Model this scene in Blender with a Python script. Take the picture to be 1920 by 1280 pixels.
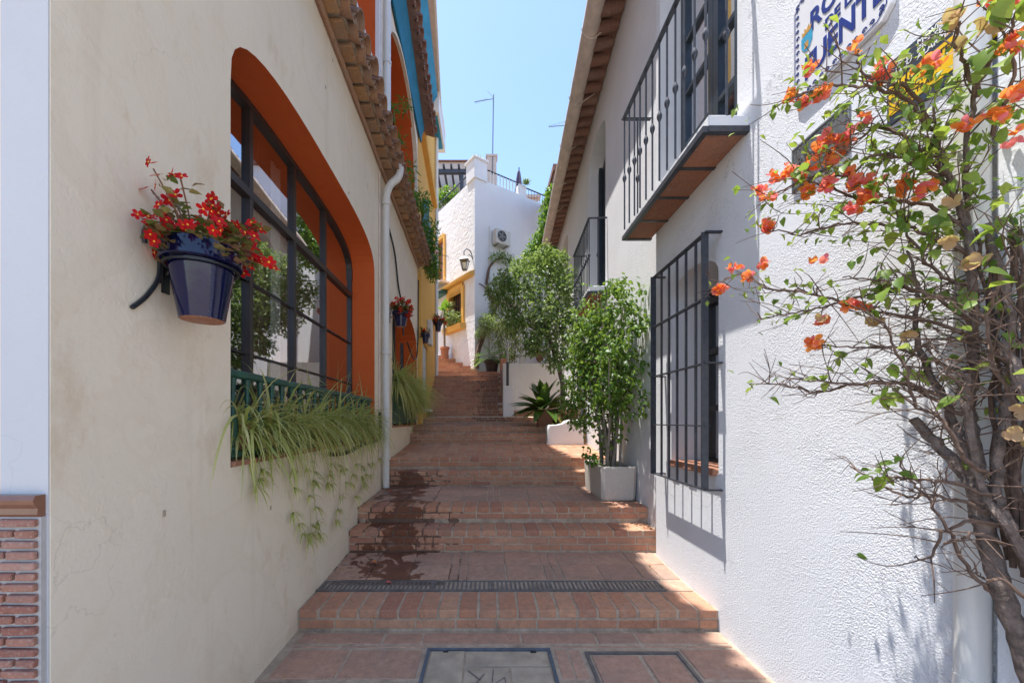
import bpy, bmesh, math, random
from mathutils import Vector, Matrix, noise
random.seed(7)
SC = bpy.context.scene
for o in list(bpy.data.objects): bpy.data.objects.remove(o)
COL = SC.collection
H = 1.379            # camera height, metres

# ------------------------------------------------------------------ camera, world, sun, exposure
cam_d = bpy.data.cameras.new('camera'); cam = bpy.data.objects.new('camera', cam_d); COL.objects.link(cam)
cam.location = (0, 0, H); cam.rotation_euler = (math.radians(90), 0, 0)
cam_d.sensor_width = 36; cam_d.lens = 13.5; cam_d.shift_x = 45/1920; cam_d.shift_y = 148/1920
cam_d.clip_start = .02; cam_d.clip_end = 600
SC.camera = cam
SUN = Vector((-.255, .087, 1.066)).normalized()      # direction to the sun
EL = math.asin(SUN.z); ROT = math.atan2(SUN.x, SUN.y)
w = bpy.data.worlds.new('World'); SC.world = w; w.use_nodes = True
wn = w.node_tree; wn.nodes.clear()
sky = wn.nodes.new('ShaderNodeTexSky'); sky.sky_type = 'NISHITA'; sky.sun_disc = False
sky.sun_elevation = EL; sky.sun_rotation = ROT; sky.altitude = 0; sky.air_density = .95; sky.dust_density = .5; sky.ozone_density = 2.4
bg = wn.nodes.new('ShaderNodeBackground'); bg.inputs['Strength'].default_value = .15
wo = wn.nodes.new('ShaderNodeOutputWorld')
wn.links.new(sky.outputs[0], bg.inputs[0]); wn.links.new(bg.outputs[0], wo.inputs[0])
sd = bpy.data.lights.new('sun', 'SUN'); sd.energy = 3.35; sd.angle = math.radians(.5); sd.color = (1, .965, .915)
so = bpy.data.objects.new('sun', sd); COL.objects.link(so); so.rotation_euler = (-SUN).to_track_quat('-Z', 'Y').to_euler()
SC.view_settings.view_transform = 'Standard'; SC.view_settings.look = 'None'
SC.view_settings.exposure = 1.36; SC.view_settings.gamma = 1; SC.view_settings.use_curve_mapping = False
SC.render.engine = 'CYCLES'
SC.cycles.max_bounces = 8; SC.cycles.diffuse_bounces = 5; SC.cycles.transparent_max_bounces = 12

# ------------------------------------------------------------------ helpers
W = {}                                               # world matrices at build time
I4 = Matrix.Identity(4)
def link(o, parent=None, mw=None):
    COL.objects.link(o); mw = mw or I4
    if parent is not None:
        o.parent = parent; o.matrix_parent_inverse = W[parent.name].inverted()
    o.matrix_basis = mw; W[o.name] = mw.copy(); return o
def tag(o, label=None, cat=None, group=None, kind=None):
    if label: o['label'] = label
    if cat: o['category'] = cat
    if group: o['group'] = group
    if kind: o['kind'] = kind
    return o
def thing(name, loc, label, cat, group=None):
    o = bpy.data.objects.new(name, None); o.empty_display_size = .1
    link(o, None, Matrix.Translation(Vector(loc))); return tag(o, label, cat, group)
def copy_tree(o, mw=None, parent=None):
    c = o.copy(); COL.objects.link(c)
    if parent is not None: c.parent = parent
    if mw is not None: c.matrix_basis = mw
    for ch in list(o.children): copy_tree(ch, None, c)
    return c
def inst(name, mesh, mw, parent=None):
    o = bpy.data.objects.new(name, mesh); return link(o, parent, mw)

class MB:
    def __init__(s): s.v = []; s.f = []; s.m = []
    def add(s, vs, fs, mi=0):
        n = len(s.v); s.v += [tuple(v) for v in vs]
        s.f += [tuple(n+i for i in f) for f in fs]; s.m += [mi]*len(fs)
    def box(s, x0, x1, y0, y1, z0, z1, mi=0):
        s.add([(x0,y0,z0),(x1,y0,z0),(x1,y1,z0),(x0,y1,z0),(x0,y0,z1),(x1,y0,z1),(x1,y1,z1),(x0,y1,z1)],
              [(0,3,2,1),(4,5,6,7),(0,1,5,4),(1,2,6,5),(2,3,7,6),(3,0,4,7)], mi)
    def obox(s, c, ax, ay, az, mi=0):                # oriented box from half-axis vectors
        c, ax, ay, az = map(Vector, (c, ax, ay, az))
        vs = [c+i*ax+j*ay+k*az for k in (-1,1) for (i,j) in ((-1,-1),(1,-1),(1,1),(-1,1))]
        s.add(vs, [(0,3,2,1),(4,5,6,7),(0,1,5,4),(1,2,6,5),(2,3,7,6),(3,0,4,7)], mi)
    def bar(s, a, b, w, h, up=(0,0,1), mi=0):        # rectangular bar a->b
        a, b = Vector(a), Vector(b); d = b-a; L = d.length
        if L < 1e-6: return
        d /= L; u = Vector(up); u = u-d*u.dot(d)
        if u.length < 1e-3: u = Vector((1,0,0))-d*d.x
        u.normalize(); r = d.cross(u); s.obox((a+b)/2, d*L/2, r*w/2, u*h/2, mi)
    def tube(s, pts, rad, n=6, mi=0, caps=True):
        pts = [Vector(p) for p in pts]; N = len(pts)
        if not hasattr(rad, '__len__'): rad = [rad]*N
        up = Vector((.13,.27,.95)).normalized(); vs = []; fs = []; ref = None
        for i, p in enumerate(pts):
            t = (pts[min(i+1,N-1)]-pts[max(i-1,0)])
            t = t.normalized() if t.length > 1e-9 else Vector((0,0,1))
            if ref is None:
                ref = up if abs(t.dot(up)) < .9 else Vector((1,0,0))
            ref = (ref-t*ref.dot(t))
            ref = ref.normalized() if ref.length > 1e-6 else t.orthogonal().normalized()
            b = t.cross(ref)
            for k in range(n):
                a = 2*math.pi*k/n; vs.append(p+(ref*math.cos(a)+b*math.sin(a))*rad[i])
        for i in range(N-1):
            for k in range(n):
                fs.append((i*n+k, i*n+(k+1)%n, (i+1)*n+(k+1)%n, (i+1)*n+k))
        if caps: fs += [tuple(range(n-1,-1,-1)), tuple((N-1)*n+k for k in range(n))]
        s.add(vs, fs, mi)
    def lathe(s, prof, c, n=20, mi=0, axis=None):    # prof: (r, z)
        c = Vector(c); vs = []; fs = []; R = axis or Matrix.Identity(3)
        for (r, z) in prof:
            for k in range(n):
                a = 2*math.pi*k/n; vs.append(c+R@Vector((r*math.cos(a), r*math.sin(a), z)))
        for i in range(len(prof)-1):
            for k in range(n): fs.append((i*n+k, i*n+(k+1)%n, (i+1)*n+(k+1)%n, (i+1)*n+k))
        s.add(vs, fs, mi)
    def prism(s, poly, off, mi=0):                   # poly: 3-D loop, off: extrusion vector
        off = Vector(off); n = len(poly); a = [Vector(p) for p in poly]
        s.add(a+[p+off for p in a], [tuple(range(n-1,-1,-1)), tuple(range(n,2*n))]+[(i,(i+1)%n,n+(i+1)%n,n+i) for i in range(n)], mi)
    def mesh(s, name, mats, smooth=False, fix=True):
        me = bpy.data.meshes.new(name); me.from_pydata(s.v, [], s.f)
        for m in (mats if isinstance(mats, (list,tuple)) else [mats]): me.materials.append(m)
        me.polygons.foreach_set('material_index', s.m)
        if fix:
            bm = bmesh.new(); bm.from_mesh(me); bmesh.ops.recalc_face_normals(bm, faces=bm.faces); bm.to_mesh(me); bm.free()
        if smooth:
            me.polygons.foreach_set('use_smooth', [True]*len(me.polygons))
            try: me.set_sharp_from_angle(angle=math.radians(40))
            except Exception: pass
        me.update(); return me
    def build(s, name, mats, parent=None, smooth=False, bevel=0, fix=True):
        me = s.mesh(name, mats, smooth, fix)
        if bevel:
            bm = bmesh.new(); bm.from_mesh(me)
            bmesh.ops.bevel(bm, geom=bm.edges[:], offset=bevel, segments=1, affect='EDGES'); bm.to_mesh(me); bm.free()
        return inst(name, me, I4, parent)

# ------------------------------------------------------------------ materials
def nodes(m):
    nt = m.node_tree; return nt, nt.nodes, nt.links
class NT:
    def __init__(s, name):
        s.mat = bpy.data.materials.new(name); s.mat.use_nodes = True
        s.nt = s.mat.node_tree; s.b = s.nt.nodes['Principled BSDF']; s.out = s.nt.nodes['Material Output']
        s.g = s.n('ShaderNodeNewGeometry'); s.tc = s.n('ShaderNodeTexCoord')
    def n(s, t, **kw):
        nd = s.nt.nodes.new(t)
        for k, v in kw.items(): setattr(nd, k, v)
        return nd
    def l(s, a, b): s.nt.links.new(a, b)
    def noise(s, scale, detail=4, rough=.55, vec=None, stretch=None, dist=0):
        t = s.n('ShaderNodeTexNoise'); t.inputs['Scale'].default_value = scale; t.inputs['Detail'].default_value = detail
        t.inputs['Roughness'].default_value = rough; t.inputs['Distortion'].default_value = dist
        v = vec or s.g.outputs['Position']
        if stretch:
            mp = s.n('ShaderNodeMapping'); mp.inputs['Scale'].default_value = stretch; s.l(v, mp.inputs[0]); v = mp.outputs[0]
        s.l(v, t.inputs['Vector']); return t.outputs['Fac']
    def ramp(s, fac, stops):
        r = s.n('ShaderNodeValToRGB'); e = r.color_ramp.elements
        while len(e) < len(stops): e.new(.5)
        for i, (p, c) in enumerate(stops):
            e[i].position = p; e[i].color = (c if len(c) == 4 else (*c, 1)) if hasattr(c, '__len__') else (c, c, c, 1)
        s.l(fac, r.inputs[0]); return r.outputs[0]
    def mix(s, fac, a, b, mode='MIX'):
        x = s.n('ShaderNodeMix', data_type='RGBA', blend_type=mode)
        for sock, v in ((x.inputs[0], fac), (x.inputs[6], a), (x.inputs[7], b)):
            if hasattr(v, 'is_output'): s.l(v, sock)
            elif hasattr(v, '__len__'): sock.default_value = (*v[:3], 1)
            else: sock.default_value = v
        return x.outputs[2]
    def math(s, op, a, b=0, c=None, clamp=False):
        x = s.n('ShaderNodeMath', operation=op, use_clamp=clamp)
        for i, v in enumerate((a, b, c)):
            if v is None: continue
            if hasattr(v, 'is_output'): s.l(v, x.inputs[i])
            else: x.inputs[i].default_value = v
        return x.outputs[0]
    def sep(s, v):
        x = s.n('ShaderNodeSeparateXYZ'); s.l(v, x.inputs[0]); return x.outputs
    def bump(s, h, strength=.3, dist=.01):
        b = s.n('ShaderNodeBump'); b.inputs['Strength'].default_value = strength; b.inputs['Distance'].default_value = dist
        s.l(h, b.inputs['Height']); s.l(b.outputs[0], s.b.inputs['Normal']); return b
    def col(s, v):
        if hasattr(v, 'is_output'): s.l(v, s.b.inputs['Base Color'])
        else: s.b.inputs['Base Color'].default_value = (*v, 1)
    def rough(s, v):
        if hasattr(v, 'is_output'): s.l(v, s.b.inputs['Roughness'])
        else: s.b.inputs['Roughness'].default_value = v
def simple(name, c, rough=.6, var=.15, scale=12, bump=.15, bdist=.004, metal=0, bscale=60, spec=.5):
    m = NT(name); f = m.noise(scale, 5, .6)
    m.col(m.mix(m.ramp(f, [(.3, 0), (.7, 1)]), [x*(1-var) for x in c], [min(1, x*(1+var)) for x in c]))
    m.rough(rough); m.b.inputs['Metallic'].default_value = metal; m.b.inputs['Specular IOR Level'].default_value = spec
    if bump: m.bump(m.noise(bscale, 4, .6), bump, bdist)
    return m.mat
def stucco(name, c, grain=55, strength=.6, dist=.012, dirt=(.45,.38,.30), dirtamt=.25, crack=.5, coarse=.5, foot=None, streak=.3, patch=False):
    m = NT(name); pos = m.g.outputs['Position']; x = m.sep(pos)
    big = m.noise(1.3, 5, .6); mid = m.noise(6, 5, .65)
    col = m.mix(m.ramp(big, [(.35, 0), (.7, 1)]), [v*.93 for v in c], c)
    d = m.ramp(mid, [(.55, 0), (.72, dirtamt), (.8, dirtamt*1.2)])
    col = m.mix(d, col, [c[i]*.8+dirt[i]*.2 for i in range(3)])
    if patch:                                        # old repairs, rubbed marks and rusty smudges
        pv = m.noise(2.1, 3, .5, dist=1.2); col = m.mix(m.ramp(pv, [(.5, 0), (.53, .5), (.6, .15)]), col, [c[0]*.91, c[1]*.88, c[2]*.84])
        sm = m.noise(3.4, 6, .72, stretch=(1, 1, .55)); col = m.mix(m.ramp(sm, [(.58, 0), (.70, .5), (.8, .65)]), col, [c[0]*.74, c[1]*.64, c[2]*.52])
        fl = m.noise(17, 6, .75); col = m.mix(m.ramp(fl, [(.66, 0), (.72, .45)]), col, [c[0]*.66, c[1]*.56, c[2]*.45])
    st = m.noise(9, 5, .6, stretch=(1, 1, .05))      # rain streaks
    col = m.mix(m.ramp(st, [(.56, 0), (.75, streak)]), col, [c[i]*.72+dirt[i]*.2 for i in range(3)])
    # hairline cracks
    if crack:
        wv = m.n('ShaderNodeTexVoronoi', feature='DISTANCE_TO_EDGE'); wv.inputs['Scale'].default_value = 1.15
        nv = m.n('ShaderNodeTexNoise'); nv.inputs['Scale'].default_value = 2.6; nv.inputs['Detail'].default_value = 6; m.l(pos, nv.inputs['Vector'])
        ad = m.mix(.35, pos, nv.outputs['Color'], 'LINEAR_LIGHT'); m.l(ad, wv.inputs['Vector'])
        ck = m.ramp(wv.outputs['Distance'], [(0, 1), (.0035, 0)])
        gate = m.ramp(m.noise(1.1, 3), [(.5, 0), (.56, crack)])
        ckm = m.math('MULTIPLY', ck, gate); col = m.mix(ckm, col, [v*.45 for v in c])
    if foot is not None:                             # splash dirt near the ground
        f = m.math('SUBTRACT', foot, x[2]); f = m.math('ADD', f, m.math('MULTIPLY', m.math('SUBTRACT', m.noise(5, 5), .5), .5))
        col = m.mix(m.ramp(f, [(0, 0), (.35, .4)]), col, [c[i]*.5+dirt[i]*.35 for i in range(3)])
    m.col(col); m.rough(.9); m.b.inputs['Specular IOR Level'].default_value = .2
    h1 = m.noise(grain, 4, .6); h2 = m.noise(grain*.22, 4, .6)
    vo = m.n('ShaderNodeTexVoronoi'); vo.inputs['Scale'].default_value = grain*.9; m.l(pos, vo.inputs['Vector'])
    pit = m.math('MULTIPLY', m.ramp(m.noise(grain*.8, 2), [(.6, 0), (.68, 1)]), -.9*coarse)
    h = m.math('ADD', m.math('ADD', h1, m.math('MULTIPLY', h2, .8)), m.math('ADD', m.math('MULTIPLY', vo.outputs['Distance'], .5*coarse), pit))
    bb = m.bump(h, strength, dist); m.l(m.math('MULTIPLY', m.ramp(m.noise(2.4, 5, .65), [(.34, .18), (.66, 1.3)]), strength), bb.inputs['Strength']); return m.mat

def masonry(name, stops, rough=.82, wet=True, grime=.35, bump=.5):
    """fired clay: hue from the object's own random number, grain and wear from position"""
    m = NT(name); pos = m.g.outputs['Position']; x = m.sep(pos)
    oi = m.n('ShaderNodeObjectInfo'); isl = m.g.outputs['Random Per Island']
    r = m.math('FRACT', m.math('ADD', oi.outputs['Random'], isl))
    col = m.ramp(r, stops)
    f1 = m.noise(22, 6, .7); f2 = m.noise(110, 3, .6)
    col = m.mix(m.ramp(f1, [(.38, 0), (.72, .8)]), col, m.mix(.6, col, (.17, .085, .06)))
    col = m.mix(m.ramp(f2, [(.52, 0), (.72, .5)]), col, (.52, .41, .33))
    g = m.noise(4.5, 6, .7); col = m.mix(m.ramp(g, [(.45, 0), (.68, grime)]), col, (.27, .20, .165))
    ro = m.math('ADD', rough, 0)
    if wet:
        nz = m.math('MULTIPLY', m.math('SUBTRACT', m.noise(5.5, 7, .62, dist=.4), .5), 1.75)
        cx = m.math('ADD', -.38, m.math('MULTIPLY', x[1], -.135))                  # stream drifts left uphill
        d = m.math('ABSOLUTE', m.math('SUBTRACT', x[0], cx)); d = m.math('SUBTRACT', m.math('ADD', d, nz), .15)
        dy = m.math('SUBTRACT', m.math('ABSOLUTE', m.math('SUBTRACT', x[1], 4.02)), 1.06)
        d = m.math('MAXIMUM', d, dy)
        wm = m.ramp(d, [(0, 1), (.012, .35), (.06, 0)])
        d2 = m.math('SUBTRACT', m.math('ADD', m.math('MULTIPLY', m.math('ABSOLUTE', m.math('SUBTRACT', x[0], .12)), .8), nz), .22)
        d2 = m.math('MAXIMUM', d2, m.math('SUBTRACT', 8.4, x[1])); wm2 = m.ramp(d2, [(0, .75), (.1, 0)])
        wm = m.math('MAXIMUM', wm, wm2)
        col = m.mix(wm, col, m.mix(1.0, col, (.36, .25, .21), 'MULTIPLY'))
        ro = m.math('SUBTRACT', rough, m.math('MULTIPLY', wm, .42))
    dr = m.noise(26, 5, .7, stretch=(1, 1, .25)); sp = m.noise(3.1, 4, .6)
    col = m.mix(m.math('MULTIPLY', m.ramp(dr, [(.60, 0), (.70, .75)]), m.ramp(sp, [(.45, 0), (.6, 1)])), col, (.055,.042,.035))
    ef = m.noise(6, 6, .75); col = m.mix(m.ramp(ef, [(.58, 0), (.75, .4)]), col, (.50,.43,.38))
    m.col(col); m.rough(ro); m.b.inputs['Specular IOR Level'].default_value = .35
    m.bump(m.math('ADD', m.noise(70, 4, .65), m.math('MULTIPLY', m.noise(14, 4), 1.5)), bump, .004)
    return m.mat
def leafmat(name, stops, trans=.35, rough=.42, spec=.4):
    m = NT(name); isl = m.g.outputs['Random Per Island']; oi = m.n('ShaderNodeObjectInfo')
    r = m.math('FRACT', m.math('ADD', oi.outputs['Random'], isl))
    col = m.ramp(r, stops); col = m.mix(m.ramp(m.noise(45, 3), [(.4, 0), (.8, .4)]), col, m.mix(.5, col, (.16, .2, .03)))
    m.col(col); m.rough(rough); m.b.inputs['Specular IOR Level'].default_value = spec
    tr = m.n('ShaderNodeBsdfTranslucent'); tc = m.mix(.35, col, (.55, .75, .08), 'MIX') if trans < .5 else col
    m.l(tc, tr.inputs[0]); mx = m.n('ShaderNodeMixShader'); mx.inputs[0].default_value = trans
    m.l(m.b.outputs[0], mx.inputs[1]); m.l(tr.outputs[0], mx.inputs[2]); m.l(mx.outputs[0], m.out.inputs[0]); return m.mat
def glassmat(name, tint=(.9,.92,.92), base=.10, power=.75):
    m = NT(name); gl = m.n('ShaderNodeBsdfGlossy'); gl.inputs['Roughness'].default_value = .012; gl.inputs[0].default_value = (.92,.95,1,1)
    tr = m.n('ShaderNodeBsdfTransparent'); tr.inputs[0].default_value = (*tint, 1)
    lw = m.n('ShaderNodeLayerWeight'); lw.inputs[0].default_value = .5
    f = m.math('ADD', m.math('MULTIPLY', m.math('POWER', lw.outputs['Facing'], 2.2), power), base, clamp=True)
    b = m.n('ShaderNodeBump'); b.inputs['Strength'].default_value = .05; b.inputs['Distance'].default_value = .004
    m.l(m.noise(3, 1), b.inputs['Height']); m.l(b.outputs[0], gl.inputs['Normal'])
    mx = m.n('ShaderNodeMixShader'); m.l(f, mx.inputs[0]); m.l(tr.outputs[0], mx.inputs[1]); m.l(gl.outputs[0], mx.inputs[2])
    m.l(mx.outputs[0], m.out.inputs[0]); return m.mat

M = {}
M['white'] = stucco('white_stucco', (.76,.77,.795), grain=150, strength=.62, dist=.0048, dirtamt=.3, dirt=(.5,.45,.4), crack=.6, coarse=2.0, streak=.12, foot=.16)
M['white_smooth'] = stucco('white_plaster', (.76,.765,.785), grain=60, strength=.35, dist=.01, dirtamt=.15, crack=.3, coarse=.4)
M['white_rough'] = stucco('white_lumpy_plaster', (.76,.77,.79), grain=9, strength=.7, dist=.05, dirtamt=.15, crack=0, coarse=.3)
M['cream'] = stucco('cream_plaster', (.80,.71,.575), grain=40, strength=.42, dist=.006, dirt=(.52,.34,.18), dirtamt=.85, crack=.28, coarse=.2, foot=.22, streak=.65, patch=True)
M['shadewhite'] = stucco('shade_tinted_white_plaster', (.58,.58,.595), grain=34, strength=.35, dist=.008, dirt=(.5,.4,.3), dirtamt=.2, crack=.5, coarse=.3)  # front wall plaster with the cool cast of open shade put into its colour
M['orange'] = stucco('orange_plaster', (.62,.12,.030), grain=40, strength=.35, dist=.006, dirt=(.4,.1,.03), dirtamt=.7, crack=.2, coarse=.1, streak=.5, patch=True)
M['yellow'] = stucco('ochre_yellow_plaster', (.74,.43,.115), grain=40, strength=.2, dist=.006, dirt=(.5,.3,.1), dirtamt=.3, crack=0, coarse=.1)
M['dirtywhite'] = stucco('weathered_white_plaster', (.52,.45,.41), grain=26, strength=.5, dist=.012, dirt=(.3,.18,.12), dirtamt=.8, crack=.4)
M['stainwhite'] = stucco('stained_white_plaster', (.76,.74,.71), grain=26, strength=.5, dist=.012, dirt=(.45,.3,.15), dirtamt=.6, crack=.3, foot=1.75)
BR = [(0,(.47,.20,.11)),(.25,(.56,.275,.155)),(.5,(.50,.225,.13)),(.75,(.60,.32,.19)),(1,(.42,.175,.11))]
TL = [(0,(.44,.265,.19)),(.3,(.52,.30,.205)),(.55,(.39,.24,.18)),(.8,(.55,.335,.235)),(1,(.46,.27,.195))]
M['brick'] = masonry('step_brick', BR, grime=.32)
M['tile'] = masonry('floor_tile', TL, grime=.5)
M['mortar'] = simple('mortar', (.40,.32,.24), .95, .25, 14, .8, .008)
def _m():
    m = NT('wet_mortar'); pos = m.g.outputs['Position']; x = m.sep(pos)
    col = m.mix(m.ramp(m.noise(14, 6, .7), [(.3, 0), (.7, 1)]), (.36,.275,.20), (.56,.45,.345))
    col = m.mix(m.ramp(m.noise(5, 6, .7), [(.5, 0), (.7, .7)]), col, (.16,.125,.10))
    nz = m.math('MULTIPLY', m.math('SUBTRACT', m.noise(5.5, 7, .62, dist=.4), .5), 1.75)
    cx = m.math('ADD', -.38, m.math('MULTIPLY', x[1], -.135))
    d = m.math('SUBTRACT', m.math('ADD', m.math('ABSOLUTE', m.math('SUBTRACT', x[0], cx)), nz), .42)
    d = m.math('MAXIMUM', d, m.math('SUBTRACT', m.math('ABSOLUTE', m.math('SUBTRACT', x[1], 4.02)), 1.1))
    wm = m.ramp(d, [(0, 1), (.02, 0)]); col = m.mix(wm, col, m.mix(1.0, col, (.3,.22,.19), 'MULTIPLY'))
    m.col(col); m.rough(m.math('SUBTRACT', .95, m.math('MULTIPLY', wm, .5)))
    m.bump(m.math('ADD', m.noise(90, 4, .7), m.math('MULTIPLY', m.noise(20, 4), 2)), .9, .006); return m.mat
M['mortar_wet'] = _m()
M['terra'] = masonry('terracotta', [(0,(.34,.14,.08)),(.5,(.46,.20,.11)),(1,(.28,.12,.08))], wet=False, grime=.25)
M['roof'] = masonry('roof_tile_clay', [(0,(.32,.17,.10)),(.35,(.40,.23,.13)),(.7,(.25,.135,.085)),(1,(.36,.19,.11))], wet=False, grime=.75)
M['roofdark'] = masonry('old_roof_tile_clay', [(0,(.20,.10,.075)),(.5,(.27,.13,.09)),(1,(.17,.09,.07))], wet=False, grime=.5)
M['ochrebrick'] = masonry('ochre_eave_brick', [(0,(.34,.19,.085)),(.5,(.42,.235,.10)),(1,(.27,.15,.07))], wet=False, grime=.7)
M['gutter'] = simple('old_gutter_paint', (.66,.56,.49), .6, .18, 7, .3, .004)
M['pipe'] = simple('white_pipe_paint', (.66,.65,.62), .4, .05, 5, .05, .002)
M['iron'] = simple('dark_grey_iron', (.055,.06,.072), .42, .3, 30, .2, .002, metal=.25)
M['blackiron'] = simple('black_iron', (.018,.022,.028), .38, .3, 30, .25, .002, metal=.2)
M['frame'] = simple('dark_brown_window_frame', (.035,.028,.026), .4, .2, 8, .1, .002)
M['door'] = simple('blue_black_door_paint', (.035,.048,.062), .35, .3, 6, .15, .002)
M['redwood'] = simple('red_brown_wood', (.20,.065,.035), .5, .3, 8, .2, .003)
M['greenpaint'] = simple('dark_green_paint', (.012,.075,.055), .4, .3, 12, .15, .002)
M['teal'] = simple('teal_awning_fabric', (.010,.19,.33), .75, .18, 5, .25, .004)
M['greyblue'] = simple('shutter_green_blue', (.03,.13,.13), .5, .2, 8, .1, .003)
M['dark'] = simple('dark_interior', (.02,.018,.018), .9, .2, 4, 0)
M['concrete'] = simple('concrete', (.40,.33,.25), .9, .22, 9, .5, .004)
M['planter'] = simple('pebbled_concrete', (.56,.51,.45), .9, .16, 90, .8, .006, bscale=140)
M['steel'] = simple('grate_steel', (.19,.175,.17), .55, .3, 20, .3, .003, metal=.5)
M['framesteel'] = simple('blue_grey_steel_frame', (.11,.14,.18), .5, .3, 20, .2, .002, metal=.3)
M['greysteel'] = simple('worn_grey_steel_frame', (.40,.38,.37), .5, .2, 20, .2, .002, metal=.3)
M['soil'] = simple('potting_soil', (.04,.028,.02), .95, .4, 60, .9, .01)
M['bark'] = simple('grey_brown_bark', (.16,.12,.10), .9, .55, 30, 1, .012, bscale=70)
M['twig'] = simple('brown_twig_bark', (.135,.085,.062), .85, .35, 60, .5, .003)
M['stemgrey'] = simple('pale_grey_stem_bark', (.26,.22,.185), .9, .3, 30, .7, .005)
M['redstem'] = simple('red_green_stem', (.16,.07,.04), .6, .3, 30, .2, .002)
M['hose'] = simple('black_rubber_hose', (.02,.025,.025), .45, .2, 30, .1, .002)
M['acwhite'] = simple('aged_white_metal', (.60,.60,.58), .45, .08, 10, .05, .002)
M['grey'] = simple('grey_plastic', (.22,.22,.22), .5, .1, 10, .05, .002)
M['purple'] = simple('purple_umbrella_fabric', (.055,.035,.08), .8, .2, 20, .2, .004)
M['lace'] = simple('lace_curtain', (.62,.58,.55), .9, .15, 60, .3, .004)
M['curtain'] = simple('red_brown_curtain', (.20,.085,.065), .85, .2, 8, .2, .004)
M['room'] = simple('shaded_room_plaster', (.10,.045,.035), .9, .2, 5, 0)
M['glass'] = glassmat('window_glass', base=.28, power=1.0)
M['lampglass'] = glassmat('lantern_glass', (.8,.8,.75), .25, .5)
def _glaze():
    m = NT('cobalt_blue_glaze'); f = m.noise(7, 5, .6, stretch=(1,1,.25))
    m.col(m.mix(m.ramp(f, [(.3, 0), (.75, 1)]), (.0010,.002,.022), (.003,.006,.065)))
    m.rough(.13); m.b.inputs['Coat Weight'].default_value = .15; m.b.inputs['Coat Roughness'].default_value = .06
    m.bump(m.noise(16, 3, .5), .22, .004); return m.mat
M['glaze'] = _glaze()
M['ceramic'] = simple('white_ceramic', (.74,.74,.76), .25, .04, 10, .03, .002)
M['blueink'] = simple('cobalt_lettering', (.02,.045,.22), .35, .1, 10, 0)
M['signgrey'] = simple('sign_slate_blue', (.035,.05,.075), .45, .05, 10, 0)
M['signyellow'] = simple('sign_yellow', (.85,.52,.01), .45, .03, 10, 0)
M['signwhite'] = simple('sign_white', (.82,.82,.82), .45, .02, 10, 0)
M['ink'] = simple('sign_black', (.02,.02,.02), .5, .02, 10, 0)
M['crestblue'] = simple('crest_sky_blue', (.05,.35,.55), .4, .1, 10, 0)
M['crestgold'] = simple('crest_gold', (.55,.30,.08), .4, .1, 40, 0)
M['pewter'] = simple('weathered_pewter', (.20,.21,.215), .5, .25, 25, .5, .004, metal=.6)
M['pinkpaint'] = simple('faded_pink_tile', (.42,.20,.17), .8, .2, 10, .2, .004)
M['glazebrown'] = simple('glazed_brown_moulding', (.19,.085,.05), .22, .25, 6, .1, .003)
M['dadobrick'] = masonry('thin_dado_brick', [(0,(.30,.11,.07)),(.4,(.38,.17,.12)),(.7,(.25,.09,.065)),(1,(.42,.22,.17))], wet=False, grime=.3)
M['dadojoint'] = simple('dado_joint', (.42,.40,.39), .9, .1, 20, .4, .003)
M['soffit'] = simple('pale_pink_soffit', (.66,.55,.48), .8, .08, 8, .1, .003)
M['leaf_ficus'] = leafmat('ficus_leaves', [(0,(.035,.09,.015)),(.35,(.06,.15,.022)),(.65,(.11,.22,.03)),(.85,(.22,.34,.05)),(1,(.04,.10,.02))])
M['leaf_dark'] = leafmat('dark_tree_leaves', [(0,(.06,.12,.035)),(.3,(.11,.20,.06)),(.65,(.22,.33,.10)),(1,(.40,.47,.22))])
M['leaf_pale'] = leafmat('variegated_leaves', [(0,(.10,.17,.06)),(.5,(.22,.28,.12)),(1,(.40,.42,.24))])
M['leaf_vine'] = leafmat('vine_leaves', [(0,(.04,.13,.012)),(.5,(.08,.22,.02)),(1,(.16,.34,.03))])
M['leaf_fern'] = leafmat('fern_fronds', [(0,(.03,.11,.02)),(.5,(.07,.20,.03)),(1,(.18,.32,.04))])
M['leaf_spider'] = leafmat('spider_plant_blades', [(0,(.24,.32,.08)),(.2,(.48,.50,.16)),(.5,(.72,.68,.36)),(.75,(.36,.42,.11)),(1,(.62,.46,.20))], .4)
M['leaf_boug'] = leafmat('bougainvillea_leaves', [(0,(.06,.14,.02)),(.4,(.15,.25,.035)),(.7,(.32,.38,.06)),(1,(.10,.18,.03))], .45)
M['leaf_begonia'] = leafmat('begonia_leaves', [(0,(.10,.13,.035)),(.25,(.17,.07,.045)),(.5,(.07,.13,.03)),(.75,(.20,.085,.055)),(1,(.26,.24,.09))], .25, .3)
M['leaf_aspi'] = leafmat('broad_leaves', [(0,(.03,.08,.02)),(.66,(.05,.12,.025)),(.78,(.30,.32,.03)),(.86,(.05,.10,.02)),(1,(.24,.13,.05))], .25, .3)
M['bract'] = leafmat('orange_pink_bracts', [(0,(.92,.26,.05)),(.35,(.95,.36,.09)),(.65,(.92,.28,.20)),(1,(.90,.24,.30))], .55, .7, .1)
M['dry'] = leafmat('dried_bracts', [(0,(.55,.32,.18)),(1,(.66,.42,.27))], .4, .8, .1)
M['redpetal'] = leafmat('scarlet_petals', [(0,(.62,.004,.014)),(.5,(.74,.008,.014)),(1,(.52,.003,.022))], .5, .5, .2)
M['yolk'] = simple('yellow_flower_eye', (.9,.5,.04), .6, .1, 10, 0)

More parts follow.
